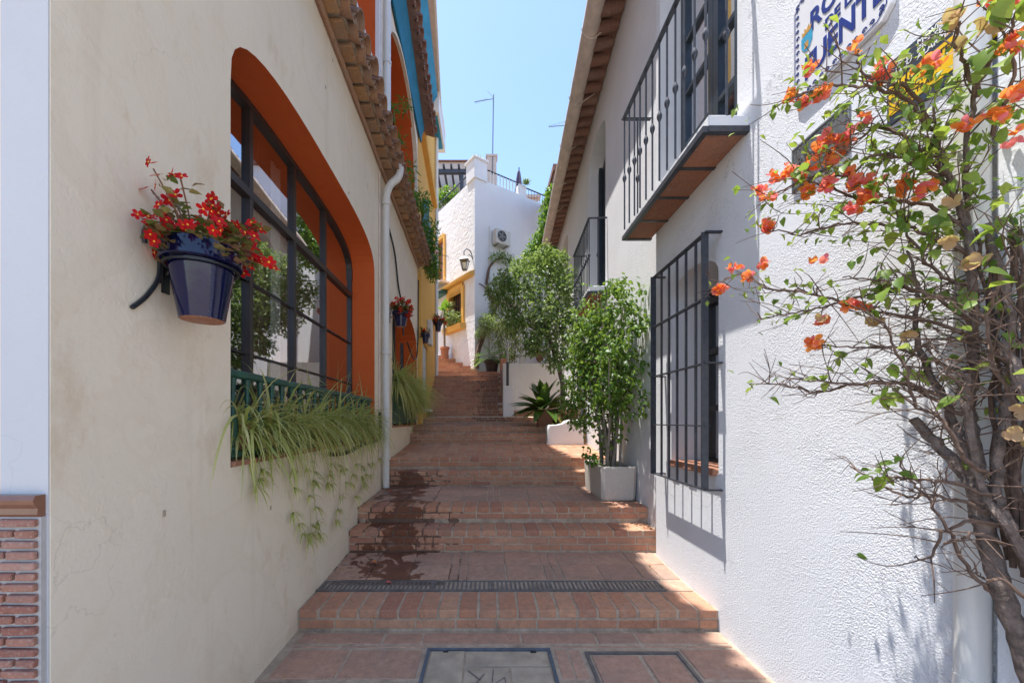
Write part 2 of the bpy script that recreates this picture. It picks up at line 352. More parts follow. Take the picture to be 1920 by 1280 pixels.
# ------------------------------------------------------------------ geometry helpers for pieces
_bc = {}
def bevbox(dx, dy, dz, mat, bev=.004, var=5):
    k = (round(dx,3), round(dy,3), round(dz,3), mat.name, random.randrange(var))
    if k in _bc: return _bc[k]
    bm = bmesh.new(); bmesh.ops.create_cube(bm, size=1)
    for v in bm.verts:
        v.co = Vector((v.co.x*dx, v.co.y*dy, v.co.z*dz))+Vector([random.uniform(-.0018,.0018) for _ in range(3)])
    bmesh.ops.bevel(bm, geom=bm.edges[:], offset=min(bev, dz*.3, dx*.3, dy*.3), segments=1, affect='EDGES')
    if dx > .05 and dy > .05:                        # knocked corners and worn arrises
        for v in random.sample(list(bm.verts), 5):
            if v.co.z > 0: v.co.z -= random.uniform(.0005,.0025); v.co.y += math.copysign(random.uniform(0,.003), -v.co.y); v.co.x += math.copysign(random.uniform(0,.003), -v.co.x)
    me = bpy.data.meshes.new('brick'); bm.to_mesh(me); bm.free(); me.materials.append(mat); _bc[k] = me; return me
def piece(name, c, d, mat, parent, rot=(0,0,0), bev=.004, jit=.004):
    me = bevbox(*d, mat, bev)
    e = Matrix.Rotation(rot[2]+random.uniform(-jit,jit),4,'Z')@Matrix.Rotation(rot[1],4,'Y')@Matrix.Rotation(rot[0]+random.uniform(-jit,jit),4,'X')
    return inst(name, me, Matrix.Translation(Vector(c)+Vector((0,0,random.uniform(-.0012,.0012))))@e, parent)
def leafmesh(name, L, Wd, mat, fold=.25, curl=.25, tip=.5, n=5, petiole=0):
    """one folded, curled leaf along +Y from the origin"""
    mb = MB(); vs = []
    for i in range(n+1):
        t = i/n; wd = Wd/2*math.sin(math.pi*min(1, t**tip*.97+.03))**.8 if 0 < i < n else Wd*.03
        y = L*t; z = -curl*L*t*t
        vs += [(-wd, y+petiole, z+fold*wd), (0, y+petiole, z), (wd, y+petiole, z+fold*wd)]
    fs = []
    for i in range(n):
        a = i*3; fs += [(a,a+1,a+4,a+3),(a+1,a+2,a+5,a+4)]
    mb.add(vs, fs)
    if petiole: mb.tube([(0,0,0),(0,petiole,0)], .0012, 4)
    return mb.mesh(name, mat, smooth=True, fix=False)
def orient(d, roll=0, up=(0,0,1)):
    """matrix whose +Y is d, +Z near up"""
    y = Vector(d).normalized(); z = Vector(up); z = z-y*z.dot(y)
    z = z.normalized() if z.length > 1e-4 else y.orthogonal().normalized()
    x = y.cross(z); R = Matrix((x, y, z)).transposed().to_4x4()
    return R@Matrix.Rotation(roll, 4, 'Y')
def rdir(zlo=-1, zhi=1):
    a = random.uniform(0, 2*math.pi); z = random.uniform(zlo, zhi); r = math.sqrt(max(0, 1-z*z)); return Vector((r*math.cos(a), r*math.sin(a), z))
def addleaf(mb, p, d, L, wd, roll=None, up=(0,0,1), curl=.25):
    R = orient(d, random.uniform(-.8,.8) if roll is None else roll, up).to_3x3(); p = Vector(p)
    q = [(0,0,0),(-wd*.5,L*.4,.12*wd),(0,L*.45,-curl*L*.15),(wd*.5,L*.4,.12*wd),(-wd*.28,L*.75,-curl*L*.3),(wd*.28,L*.75,-curl*L*.3),(0,L,-curl*L)]
    mb.add([p+R@Vector(v) for v in q], [(0,2,1),(0,3,2),(1,2,4),(2,3,5),(2,5,6,4)])
def spline(pts, n=6, jit=0):
    P = [Vector(p) for p in pts]; out = []
    for i in range(len(P)-1):
        p0, p1, p2, p3 = P[max(i-1,0)], P[i], P[i+1], P[min(i+2,len(P)-1)]
        for k in range(n):
            t = k/n
            q = .5*((2*p1)+(-p0+p2)*t+(2*p0-5*p1+4*p2-p3)*t*t+(-p0+3*p1-3*p2+p3)*t**3)
            out.append(q+Vector([random.uniform(-jit,jit) for _ in range(3)]))
    out.append(P[-1]); return out
def holed_wall(name, org, u, nrm, outer, holes, depth, mats, parent, back=True):
    """wall in the plane org + u*a + z*b, openings cut through to 'depth' along -nrm; reveals take material 1"""
    org, u, nrm = Vector(org), Vector(u).normalized(), Vector(nrm).normalized()
    T = lambda a, b, k=0: org+u*a+Vector((0,0,b))-nrm*k
    bm = bmesh.new()
    for k in (0, depth) if back else (0,):
        es = []
        for loop in [outer]+holes:
            vs = [bm.verts.new(T(a, b, k)) for a, b in loop]
            es += [bm.edges.new((vs[i], vs[(i+1)%len(vs)])) for i in range(len(vs))]
        bmesh.ops.triangle_fill(bm, use_beauty=True, use_dissolve=False, edges=es)
    for li, loop in enumerate([outer]+holes):
        for i in range(len(loop)):
            a, b = loop[i], loop[(i+1)%len(loop)]
            f = bm.faces.new([bm.verts.new(T(*a)), bm.verts.new(T(*b)), bm.verts.new(T(*b, depth)), bm.verts.new(T(*a, depth))])
            f.material_index = 0 if li == 0 else 1
    bmesh.ops.remove_doubles(bm, verts=bm.verts, dist=1e-5)
    bmesh.ops.recalc_face_normals(bm, faces=bm.faces)
    me = bpy.data.meshes.new(name); bm.to_mesh(me); bm.free()
    for m in mats: me.materials.append(m)
    return inst(name, me, I4, parent)
def archloop(a0, a1, b0, spring, rise, n=14, p=2.0):
    """opening outline: straight sides, superelliptic head"""
    c, h = (a0+a1)/2, (a1-a0)/2
    pts = [(a1, b0)]
    for i in range(n+1):
        t = math.pi*i/n; cs, sn = math.cos(t), math.sin(t)
        pts.append((c+h*abs(cs)**(2/p)*(1 if cs >= 0 else -1), spring+rise*sn**(2/p)))
    pts.append((a0, b0)); return [(x, y) for x, y in pts]
def text_mesh(body, size, mat, depth=.0015, bold=0, sx=1):
    c = bpy.data.curves.new('lettering', 'FONT'); c.body = body; c.size = size; c.extrude = depth; c.offset = bold; c.resolution_u = 3
    o = bpy.data.objects.new('lettering', c); COL.objects.link(o)
    dg = bpy.context.evaluated_depsgraph_get(); me = bpy.data.meshes.new_from_object(o.evaluated_get(dg))
    bpy.data.objects.remove(o); me.materials.clear(); me.materials.append(mat)
    for v in me.vertices: v.co.x *= sx
    return me

# ------------------------------------------------------------------ where the walls run
XL = lambda y: -1.18-.03*y                # cream house
XR = lambda y: 1.519 if y < 3.47 else 1.383+.054*y
XY = lambda y: -1.0645-.045*y             # yellow house
UL = Vector((-.03,1,0)); NL = Vector((1,.03,0))
UR = Vector((.054,1,0)); NR = Vector((-1,.054,0))
UY = Vector((-.045,1,0)); NY = Vector((1,.045,0))

# ------------------------------------------------------------------ ground, pavement, steps
mb = MB(); mb.box(-150, 150, -120, 220, -.6, -.04); g = mb.build('ground', M['mortar']); tag(g, kind='structure', label='bare ground under and around the stepped lane')
mb = MB(); mb.box(-3.5, 2.2, -3, 2.6, -.3, -.006); pave = mb.build('pavement', M['mortar_wet'])
tag(pave, 'terracotta tiled pavement at the foot of the steps', kind='structure')
MH1 = (-.365, .375, 1.60, 2.325); MH2 = (.575, 1.135, 1.62, 2.29)
def segs(x0, x1, y0, y1):
    out = [(x0, x1)]
    for (a, b, c, d) in (MH1, MH2):
        if y1 > c-.02 and y0 < d+.02:
            n = []
            for (p, q) in out:
                if b+.02 <= p or a-.02 >= q: n.append((p, q)); continue
                if a-.02-p > .05: n.append((p, a-.02))
                if q-b-.02 > .05: n.append((b+.02, q))
            out = n
    return out
rows = [(2.375,2.505,.42),(2.335,2.365,.3),(2.05,2.325,.34),(1.77,2.04,.30),(1.49,1.76,.36),(1.21,1.48,.3),(.93,1.2,.33)]
for ri, (y0, y1, wd) in enumerate(rows):
    for (a, b) in segs(XL(y0)+.05, 1.50, y0, y1):
        n = max(1, round((b-a)/wd)); ws = [1+random.uniform(-.22,.22) for _ in range(n)]
        if ri in (0,2,4) and n > 3: ws[1] = .42; ws[-2] = .45
        t = sum(ws); x = a
        for q in ws:
            dx = (b-a)*q/t
            if dx < .16 and y1-y0 > .2 and random.random() < .8:      # a strip of two or three narrow bricks
                for k in range(2):
                    piece('tile', (x+dx*(k+.5)/2, (y0+y1)/2, -.018), (dx/2-.010, y1-y0-.012, .03), M['tile'], pave, bev=.003)
            else:
                piece('tile', (x+dx/2, (y0+y1)/2, -.017+random.uniform(-.001,.001)), (dx-.014, y1-y0-.014, .03), M['tile'], pave, bev=.004)
            x += dx

STEPS = [  # front y, z at foot, z of tread, back y, z at back, right end
 (2.526,0,.133,3.536,.171),(3.536,.171,.367,3.80,.397),(3.80,.397,.521,4.90,.542),(4.90,.542,.726,5.18,.7495),
 (5.18,.7495,.879,6.80,.985),(6.80,.985,1.152,7.10,1.162),(7.10,1.162,1.27,8.60,1.346),(8.60,1.346,1.451,9.20,1.481),
 (9.20,1.481,1.679,9.55,1.68),(9.55,1.68,1.83,9.9,1.83),(9.9,1.83,2.009,10.25,2.01),(10.25,2.01,2.176,10.6,2.18),
 (10.6,2.18,2.336,10.95,2.34),(10.95,2.34,2.519,11.3,2.52),(11.3,2.52,2.697,11.65,2.70),(11.65,2.70,2.868,12.05,2.87),
 (12.05,2.87,3.0,12.4,3.0),(12.4,3.0,3.14,12.8,3.14),(12.8,3.14,3.31,13.2,3.32),(13.2,3.32,3.50,13.6,3.5),(13.6,3.5,3.68,17.5,3.9)]
SR = {16:-.36, 17:-.50, 18:-.68, 19:-1.02, 20:-1.3}
def xl_(y): return XL(y) if y < 7.7 else XY(y)
for i, (yf, z0, z1, yb, z2) in enumerate(STEPS):
    xl = xl_(yf)-.12 if i < 16 else -2.4 if i < 20 else -4; xr = XR(yf)+.1 if i < 8 else .37 if i < 16 else SR[i]
    if i in (5,6,7): xr = 2.1
    mb = MB(); zt = z1-.006
    yb2 = yb+.02 if i < 20 else yb
    q = [(yf+.007, min(z0,0)-.3), (yf+.007, zt), (yf+.30, zt), (yb2, z2-.006), (yb2, min(z0,0)-.3)]
    mb.prism([(xl,a,b) for a, b in q], (xr-xl,0,0))
    st = mb.build('step', M['mortar_wet']); tag(st, kind='structure')
    st['label'] = ['wide bottom step of header bricks holding the drain grate','low brick step just above the first landing','brick step under the front edge of the concrete planter',
      'brick step level with the back of the concrete planter','brick step below the small middle landing','brick step beside the white wavy kerb block','shallow step under the broad leaved potted plant',
      'last step of the lower run, at the foot of the long flight'][i] if i < 8 else 'brick step of the long upper flight' if i < 16 else 'winding brick step turning left behind the white house corner'
    if i >= 8: st['group'] = 'steps of the long upper flight' if i < 16 else 'winding steps at the top'
    x0, x1 = (max(xl_(yf)+.004, xl), min(XR(yf)-.004, xr))
    if i in (5,6,7): x1 = XR(yf)-.01
    if i == 1: x1 = 1.565
    nc = max(2, round((z1-z0)/.066)); ch = (z1-z0)/nc; bh = ch-.011
    if i < 8:
        x = x0; p = .1335*(1 if i < 5 else 1.0)
        n = round((x1-x0)/p); p = (x1-x0)/n
        for k in range(n):
            piece('brick', (x0+(k+.5)*p, yf+.137+random.uniform(-.002,.002), z1-bh/2), (p-.012-random.choice((0,.001,.004)), .270, bh), M['brick'], st, bev=.005, jit=.006)
        for c in range(1, nc):
            off = random.uniform(0, .25); x = x0
            first = True; zc = z1-ch*c-bh/2
            while x < x1-.03:
                dx = (.25-off if first else .267); first = False; dx = min(dx, x1-x)
                if x1-x-dx < .05: dx = x1-x
                piece('brick', (x+dx/2, yf+.058, zc), (dx-.011, .11, bh), M['brick'], st, bev=.003, jit=.002); x += dx
    else:                                            # too small to pick apart: joined courses
        mb = MB(); p = .1335; x = x0 if i < 16 else xl
        n = int((x1-x)/p)
        for k in range(n):
            mb.box(x+k*p, x+(k+1)*p-.010, yf, yf+.27, z1-bh, z1+random.uniform(0,.002))
        for c in range(1, nc):
            k = 0; xx = x-random.uniform(0,.2)
            while xx < x1-.05:
                a = max(xx, x); b = min(xx+.256, x1)
                if b-a > .03: mb.box(a, b, yf+.002, yf+.1, z1-ch*c-bh, z1-ch*c)
                xx += .267
        b_ = mb.build('brick', M['brick'], st); b_['kind'] = 'stuff'
    # landings
    rows_ = {0:[(2.995,3.262),(3.27,3.525)], 2:[(4.085,4.36),(4.37,4.63),(4.64,4.885)], 4:[(5.47+.263*k, 5.47+.263*k+.252) for k in range(5)]}.get(i, [])
    for (ya, yb_) in rows_:
        ym = (ya+yb_)/2; zm = z1+(z2-z1)*(ym-yf-.3)/(yb-yf-.3); sl = math.atan((z2-z1)/(yb-yf-.3))
        a, b = XL(ym)+.01, XR(ym)-.01
        pat = [.33,.34,.34,.075,.075,.33,.33,.075,.075,.33,.33,.14,.16] if i == 0 else [.42,.33,.30,.30,.075,.075,.33,.30,.075,.30,.33,.2] if i == 2 else [.134]*21
        t = sum(pat); x = a
        for q in pat:
            dx = (b-a)*q/t
            piece('tile', (x+dx/2, ym, zm-.013+random.uniform(-.0012,.0012)), (dx-.009, yb_-ya-.004, .026), M['tile' if i < 4 else 'brick'], st, rot=(sl,0,0), bev=.003, jit=.003); x += dx
    if i == 0:                                       # strips beside the drain
        for (a, b, y0, y1) in ((1.315,1.505,2.81,2.985),):
            piece('tile', ((a+b)/2, (y0+y1)/2, z1-.010), (b-a, y1-y0, .03), M['tile'], st)
    if i == 6:
        mb = MB()
        for r in range(4):
            for k in range(24):
                mb.box(XL(7.5)+k*.134, XL(7.5)+(k+1)*.134-.01, 7.39+r*.295, 7.39+r*.295+.285, z1-.02, z1+.0015+(z2-z1)*(r+.5)/4)
        t_ = mb.build('tile', M['tile'], st); t_['kind'] = 'stuff'

# drain grate
dz = .1335
dg = thing('drain_grate', (0, 2.9, dz), 'long slotted grey steel drain grate across the first landing', 'drain grate')
mb = MB(); xa, xb = -1.262, 1.304
for y in (2.818, 2.972): mb.box(xa, xb, y-.008, y+.008, dz-.03, dz+.006)
for x in (xa+.006, xb-.010, -.42, .02, .46, .90): mb.box(x, x+.012, 2.827, 2.963, dz-.03, dz+.005)
mb.build('frame', M['steel'], dg)
mb = MB(); x = xa+.02
while x < xb-.02:
    mb.box(x, x+.016, 2.828, 2.962, dz-.02, dz+.003); x += .0335
b_ = mb.build('slat', M['steel'], dg); b_['kind'] = 'stuff'
mb = MB(); mb.box(xa, xb, 2.822, 2.968, dz-.026, dz-.0015+-.004)
mb.build('drain_pit', M['dark'], dg)
# manhole covers
def cover(rect, fm, fill, label, slabs, txt=None):
    x0, x1, y0, y1 = rect
    t = thing('manhole_cover', ((x0+x1)/2, (y0+y1)/2, 0), label, 'manhole cover')
    mb = MB(); wv = .018
    mb.box(x0, x1, y1-wv, y1, -.03, .005); mb.box(x0, x1, y0, y0+wv, -.03, .005)
    mb.box(x0, x0+wv, y0+wv, y1-wv, -.03, .005); mb.box(x1-wv, x1, y0+wv, y1-wv, -.03, .005)
    mb.build('frame', fm, t)
    mb = MB(); mb.box(x0+wv, x1-wv, y0+wv, y1-wv, -.03, -.008); mb.build('joint', M['mortar'] if txt else M['greysteel'], t)
    for (a, b, c, d) in slabs:
        piece('slab', ((a+b)/2, (c+d)/2, -.009), (b-a, d-c, .02), fill, t, bev=.003, jit=.0005)
    return t
X0, X1, Y0, Y1 = MH1; g_ = .005
mh1 = cover(MH1, M['framesteel'], M['concrete'], 'square manhole cover of grey concrete slabs in a blue steel frame', [
  (X0+.026,-.135-g_,Y0+.026,Y1-.026),(-.135+g_,X1-.026,2.155+g_,Y1-.026),(-.135+g_,.12-g_,Y0+.026,2.155-g_),(.12+g_,X1-.026,Y0+.026,2.155-g_)], True)
mb = MB()
for pts in ([(-.11,2.12),(-.04,2.04)],[(-.02,2.09),(-.06,2.02),(.0,1.99)],[(.03,2.13),(.02,2.0),(.09,2.06),(.10,1.96)],[(-.09,2.02),(-.02,1.93)],[(.0,1.96),(.05,1.90)]):
    for a, b in zip(pts, pts[1:]): mb.bar((a[0],a[1],.0018), (b[0],b[1],.0018), .006, .0012)
mb.build('scratched_mark', M['steel'], mh1)
for (x, y) in ((-.25,2.29),(.27,2.29)):
    mb = MB(); mb.box(x-.018,x+.018,y-.007,y+.007,-.002,.0016); mb.build('lifting_slot', M['dark'], mh1)
X0, X1, Y0, Y1 = MH2
cover(MH2, M['steel'], M['tile'], 'manhole cover inlaid with terracotta tiles in a thin steel frame', [(X0+.035,.88,Y0+.035,Y1-.035),(.905,X1-.035,Y0+.035,Y1-.035)])

# ------------------------------------------------------------------ roof tile pieces
def barrel(L=.3, r=.085, t=.012, n=8, taper=.85):
    mb = MB(); vs = []
    for (x, s) in ((0, taper), (L, 1)):
        for rr in (r, r-t):
            for k in range(n+1):
                a = math.pi*k/n; vs.append((x, rr*s*math.cos(a), rr*s*math.sin(a)))
    q = n+1; fs = []
    for k in range(n):
        fs += [(k,k+1,2*q+k+1,2*q+k),(q+k,3*q+k,3*q+k+1,q+k+1),(2*q+k,2*q+k+1,3*q+k+1,3*q+k),(k,q+k,q+k+1,k+1)]
    fs += [(0,2*q,3*q,q),(n,q+n,3*q+n,2*q+n)]
    mb.add(vs, fs); return mb
barrel_me = barrel().mesh('roof_tile', M['roof'], smooth=True); barrel_dk = barrel().mesh('roof_tile', M['roofdark'], smooth=True)
def frame_at(p, x, z=(0,0,1)):                       # +X along x
    x = Vector(x).normalized(); z = Vector(z); z = (z-x*z.dot(x)).normalized(); y = z.cross(x)
    m = Matrix((x, y, z)).transposed().to_4x4(); m.translation = Vector(p); return m
def eave_tiles(parent, base, u, nrm, a0, a1, z, proj, me=None, step=.2, brick=True, dark=False, tilt=-.22, bmat=None, filler=None):
    u, nrm = u.normalized(), nrm.normalized(); a = a0; bed = MB(); base = Vector(base)
    c0, c1 = base+u*a0+Vector((0,0,z)), base+u*a1+Vector((0,0,z))
    bed.obox((c0+c1)/2+nrm*(proj*.30-.03)+Vector((0,0,.05)), u*(a1-a0)/2, nrm*(proj*.35+.03), Vector((0,0,.022)))
    bed.build('mortar_bed', filler or M['mortar'], parent)
    while a < a1:
        p = base+u*a+Vector((0,0,z))
        if brick:
            m = bevbox(.13, .15, .035, bmat or M['ochrebrick'], .006)
            inst('eave_brick', m, frame_at(p+nrm*.075+Vector((0,0,.0)), nrm)@Matrix.Rotation(random.uniform(-.03,.03),4,'Z'), parent)
        d = nrm+Vector((0,0,tilt)); mm = me or barrel_me
        inst('roof_tile', mm, frame_at(p+nrm*(proj-.26+random.uniform(-.01,.01))+Vector((0,0,.115)), d)@Matrix.Rotation(random.uniform(-.04,.04),4,'X'), parent)
        inst('roof_tile', mm, frame_at(p+u*(step/2)+nrm*(proj-.29)+Vector((0,0,.145)), d, (0,0,-1)), parent)
        pl = MB(); R = frame_at(p+nrm*(proj-.035)+Vector((0,0,.06)), nrm)
        pts = [R@Vector((0, .066*math.cos(math.pi*k/8), .066*math.sin(math.pi*k/8)-.0)) for k in range(9)]
        pl.prism(pts, nrm*.02); pl.build('tile_plug', M['dirtywhite'], parent)
        a += step

# ------------------------------------------------------------------ cream house, left
cream = thing('cream_house', (XL(4), 4, 0), 'cream rendered house with orange window arches along the left of the steps', 'house')
W1 = archloop(1.843, 4.448, H-.225, H+1.62, .42, 22, 3.2)
W2 = archloop(5.38, 7.59, H-.1, H+1.30, .52, 14, 2.4)
G1 = [(4.52,H+4.0),(4.52,H+7.3),(2.6,H+7.3),(2.6,H+4.0)]
G2 = archloop(4.95, 7.40, H+3.6, H+4.75, .85, 16, 2.0)
DE = .31
holed_wall('wall', (-1.18,0,0), UL, NL, [(1.065,-.3),(7.7,-.3),(7.7,10.5),(1.065,10.5)], [W1,W2,G1,G2], DE, [M['cream'],M['orange']], cream)
mb = MB(); mb.box(-6, -1.212-.31, 1.067, 1.30, -.3, 10.5); mb.build('front_wall', M['shadewhite'], cream)
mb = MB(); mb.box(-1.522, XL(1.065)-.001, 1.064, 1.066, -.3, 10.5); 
mb = MB(); mb.box(-6, XL(1.066)-.003, 1.0605, 1.0668, -.3, 10.5); mb.build('front_render', M['shadewhite'], cream)
# dado of thin bricks with glazed moulding on the front
zm = H-.203
mb = MB(); mb.box(-6, -1.2195, 1.048, 1.0603, -.3, zm-.06); dado = mb.build('dado', M['dadojoint'], cream)
z = zm-.075; r = 0
while z > -.1:
    x = -1.2225; first = True; L = [.11,.062,.10,.085][r%4]
    while x > -2.3:
        dx = L if first else .13; first = False
        inst('brick', bevbox(dx-.009, .014, .020, M['dadobrick'], .0025), Matrix.Translation((x-dx/2, 1.043, z))@Matrix.Rotation(random.uniform(-.01,.01),4,'Y'), dado); x -= dx
    z -= .0293; r += 1
mb = MB(); prof = [(1.0603,zm),(1.036,zm),(1.030,zm-.012),(1.034,zm-.024),(1.042,zm-.036),(1.040,zm-.052),(1.048,zm-.06),(1.0603,zm-.06)]
mb.prism([(-6,a,b) for a, b in prof], (6-1.2215,0,0)); mb.build('moulding', M['glazebrown'], cream)
# room behind the big window
def room(parent, a0, a1, z0, z1, d0, d1, mat, u=UL, n=NL, base=(-1.18,0,0)):
    u, n, base = u.normalized(), n.normalized(), Vector(base); T = lambda a, z, d: base+u*a+Vector((0,0,z))-n*d
    mb = MB()
    q = [T(a0,z0,d0),T(a1,z0,d0),T(a1,z1,d0),T(a0,z1,d0),T(a0,z0,d1),T(a1,z0,d1),T(a1,z1,d1),T(a0,z1,d1)]
    mb.add(q, [(4,5,6,7),(0,1,5,4),(1,2,6,5),(2,3,7,6),(3,0,4,7)]); return mb.build('room', mat, parent, fix=False)
def on(base, u, n): 
    u, n, base = u.normalized(), n.normalized(), Vector(base); return lambda a, z, d=0: base+u*a+Vector((0,0,z))-n*d
TL_ = on((-1.18,0,0), UL, NL)
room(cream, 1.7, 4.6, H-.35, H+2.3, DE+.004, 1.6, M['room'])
mul = [1.85, 2.46, 3.05, 3.67, 4.435]; zt_ = H+1.44
mb = MB()
for a in mul: mb.bar(TL_(a, H-.22, .275), TL_(a, H+2.0, .275), .04, .038, up=UL)
mb.bar(TL_(1.8, H-.20, .275), TL_(4.46, H-.20, .275), .06, .06)
wf = mb.build('window', M['frame'], cream)
mb = MB(); mb.bar(TL_(1.82, zt_, .275), TL_(4.46, zt_, .275), .045, .05); mb.build('transom', M['frame'], wf)
mb = MB()
for (a, b), (c, d) in zip(W1[1:-1], W1[2:]):
    mb.bar(TL_(a, b-.012, .28), TL_(c, d-.012, .28), .060, .06, up=NL)
mb.build('window_head', M['frame'], wf)
for k in range(4):
    for (za, zb) in ((H-.2, zt_), (zt_, H+2.1)):
        mb = MB(); mb.add([TL_(mul[k],za,.282),TL_(mul[k+1],za,.282),TL_(mul[k+1],zb,.282),TL_(mul[k],zb,.282)], [(0,1,2,3)]); mb.build('pane', M['glass'], wf)
mb = MB()
for zz in (H+.885, H+.42): mb.bar(TL_(1.85, zz, .268), TL_(4.43, zz, .268), .012, .012)
mb.build('security_bar', M['blackiron'], wf)
def curtain(parent, a0, a1, z0, z1, d, mat, name='curtain', wave=.03, per=.09, T=TL_, scal=0):
    mb = MB(); n = int((a1-a0)/.02); vs = []
    for i in range(n+1):
        a = a0+(a1-a0)*i/n; dd = d+wave*math.sin(a/per*6.28)+wave*.4*math.sin(a/per*2.3)
        vs += [T(a, z0+(scal*abs(math.sin(a*30)) if scal else 0), dd), T(a, z1, dd)]
    mb.add(vs, [(2*i,2*i+2,2*i+3,2*i+1) for i in range(n)]); return mb.build(name, mat, parent, smooth=True, fix=False)
curtain(wf, 2.95, 4.5, H-.2, H+2.2, .55, M['curtain']); curtain(wf, 1.75, 2.35, H-.2, H+2.2, .55, M['curtain'])
curtain(wf, 3.12, 3.27, H+.2, H+2.1, .48, M['lace'], 'lace_curtain', .012, .05); curtain(wf, 2.36, 2.46, H+1.2, H+2.1, .48, M['lace'], 'lace_curtain', .012, .05)
# second window
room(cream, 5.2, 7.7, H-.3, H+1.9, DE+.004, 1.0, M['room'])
mb = MB()
for a in (5.42, 6.1, 6.8, 7.55): mb.bar(TL_(a, H-.1, .28), TL_(a, H+1.8, .28), .045, .05, up=UL)
for zz in (H-.08, H+.62): mb.bar(TL_(5.4, zz, .28), TL_(7.57, zz, .28), .05, .056)
wf2 = mb.build('window', M['frame'], cream)
mb = MB(); mb.add([TL_(5.4,H-.1,.285),TL_(7.57,H-.1,.285),TL_(7.57,H+1.85,.285),TL_(5.4,H+1.85,.285)], [(0,1,2,3)]); mb.build('pane', M['glass'], wf2)
curtain(wf2, 5.3, 7.6, H-.1, H+1.85, .5, M['curtain'])
# sills of terracotta tiles
for (a0, a1, z) in ((1.85,4.44,H-.222),(5.39,7.58,H-.098)):
    a = a0
    while a < a1-.05:
        d = min(.2, a1-a); c = TL_(a+d/2, z+.012, .13)
        inst('sill_tile', bevbox(.29, d-.006, .026, M['terra'], .004), frame_at(c, NL), cream); a += d
# upper galleries: orange rooms, white trim
room(cream, 2.5, 4.6, H+3.6, H+7.5, DE+.003, 1.7, M['orange']); room(cream, 4.85, 7.5, H+3.4, H+5.9, DE+.003, 1.9, M['orange'])
mb = MB(); mb.bar(TL_(2.6,H+3.985,-.012), TL_(4.53,H+3.985,-.012), .05, .05); mb.bar(TL_(4.545,H+3.96,-.012), TL_(4.545,H+7.3,-.012), .045, .055, up=UL); mb.build('white_trim', M['white_smooth'], cream)
mb = MB()
for (a, b), (c, d) in zip(G2[1:-1], G2[2:]): mb.bar(TL_(a,b+.03,-.012), TL_(c,d+.03,-.012), .05, .075, up=NL)
mb.bar(TL_(7.43,H+3.6,-.012), TL_(7.43,H+4.78,-.012), .05, .075, up=UL); mb.build('arch_trim', M['cream'], cream)
mb = MB(); mb.bar(TL_(2.6,H+3.62,-.006), TL_(4.5,H+3.62,-.006), .02, .5); mb.build('parapet_panel', M['pinkpaint'], cream)
# eaves, roof
eave_tiles(cream, (-1.18,0,0), UL, NL, 2.45, 7.75, H+3.11, .235, step=.2)
mb = MB(); pts = [TL_(1.2+.25*k, H+3.07+random.uniform(-.006,.006), -.02) for k in range(27)]; mb.tube(pts, .028, 7); mb.build('eave_moulding', M['roof'], cream, smooth=True)
eave_tiles(cream, (XL(0)+.12,0,0), UL, NL, 4.6, 8.1, H+5.98, .19, me=barrel_dk, step=.2, brick=False, filler=M['roofdark'])
mb = MB(); a_, b_ = TL_(1.07,10.5,-.13), TL_(7.7,10.5,-.13)
mb.prism([TL_(1.07,10.5,-.13), TL_(7.7,10.5,-.13), TL_(7.7,10.5,5), TL_(1.07,10.5,5)], (0,0,.12)); roof = mb.build('roof', M['cream'], cream)
mb = MB(); k = 0
while 1.1+k*.23 < 7.7:
    a = 1.1+k*.23; pr = -.15-.04*math.sin(k*.9)
    mb.tube([TL_(a,10.66,.2), TL_(a,10.64,pr)], .09, 7); k += 1
b_ = mb.build('roof_tile_row', M['roof'], cream); b_['kind'] = 'stuff'
# awning over the upper arch
mb = MB(); vs = []
for k in range(20):
    y = 4.7+k*(7.9-4.7)/19; xi = XL(y)+.02; xo = -.842-.0592*y
    s = .012*math.sin(k*1.7)
    vs += [(xi,y,H+5.72),(xi+.03,y,H+5.70+s),((xi+xo)/2,y,H+5.84+s),(xo,y,H+5.97+s),(xo,y,H+6.03),(xi,y,H+6.06)]
fs = []
for k in range(19):
    for j in range(6): fs.append((k*6+j, k*6+(j+1)%6, k*6+6+(j+1)%6, k*6+6+j))
fs += [tuple(range(6)), tuple(19*6+j for j in range(5,-1,-1))]
mb.add(vs, fs); mb.build('awning', M['teal'], cream, smooth=True)
# drainpipe with its elbow round the eave
mb = MB(); pts = [TL_(4.75,.55,-.062), TL_(4.75,2.0,-.062), TL_(4.75,H+2.72,-.062)]
mb.tube(pts, .041, 12)
mb.tube(spline([TL_(4.75,H+2.70,-.062), TL_(4.75,H+2.82,-.075), TL_(4.76,H+2.93,-.12), TL_(4.78,H+3.02,-.20), TL_(4.80,H+3.14,-.225), TL_(4.79,H+3.26,-.20), TL_(4.76,H+3.36,-.13), TL_(4.75,H+3.5,-.08)], 4), .045, 12)
mb.tube([TL_(4.75,H+3.5,-.075), TL_(4.75,10.4,-.075)], .046, 12); mb.build('drainpipe', M['pipe'], cream, smooth=True)
mb = MB()
for z in (.9, 2.2, H+2.66, H+3.6, H+4.4):
    mb = MB(); mb.tube([TL_(4.75,z,-.062 if z < H+3 else -.075), TL_(4.75,z+.03,-.062 if z < H+3 else -.075)], .054, 12); mb.build('pipe_bracket', M['pipe'], cream, smooth=True)
mb = MB()
mb.tube([TL_(4.63,.9,-.012), TL_(4.63,H+3.0,-.012)], .009, 6); mb.tube([TL_(4.60,H+4,-.03), TL_(4.60,10.3,-.03)], .018, 8); mb.tube([TL_(4.64,H+4,-.03), TL_(4.64,10.3,-.03)], .014, 8)
mb.build('conduit', M['gutter'], cream, smooth=True)
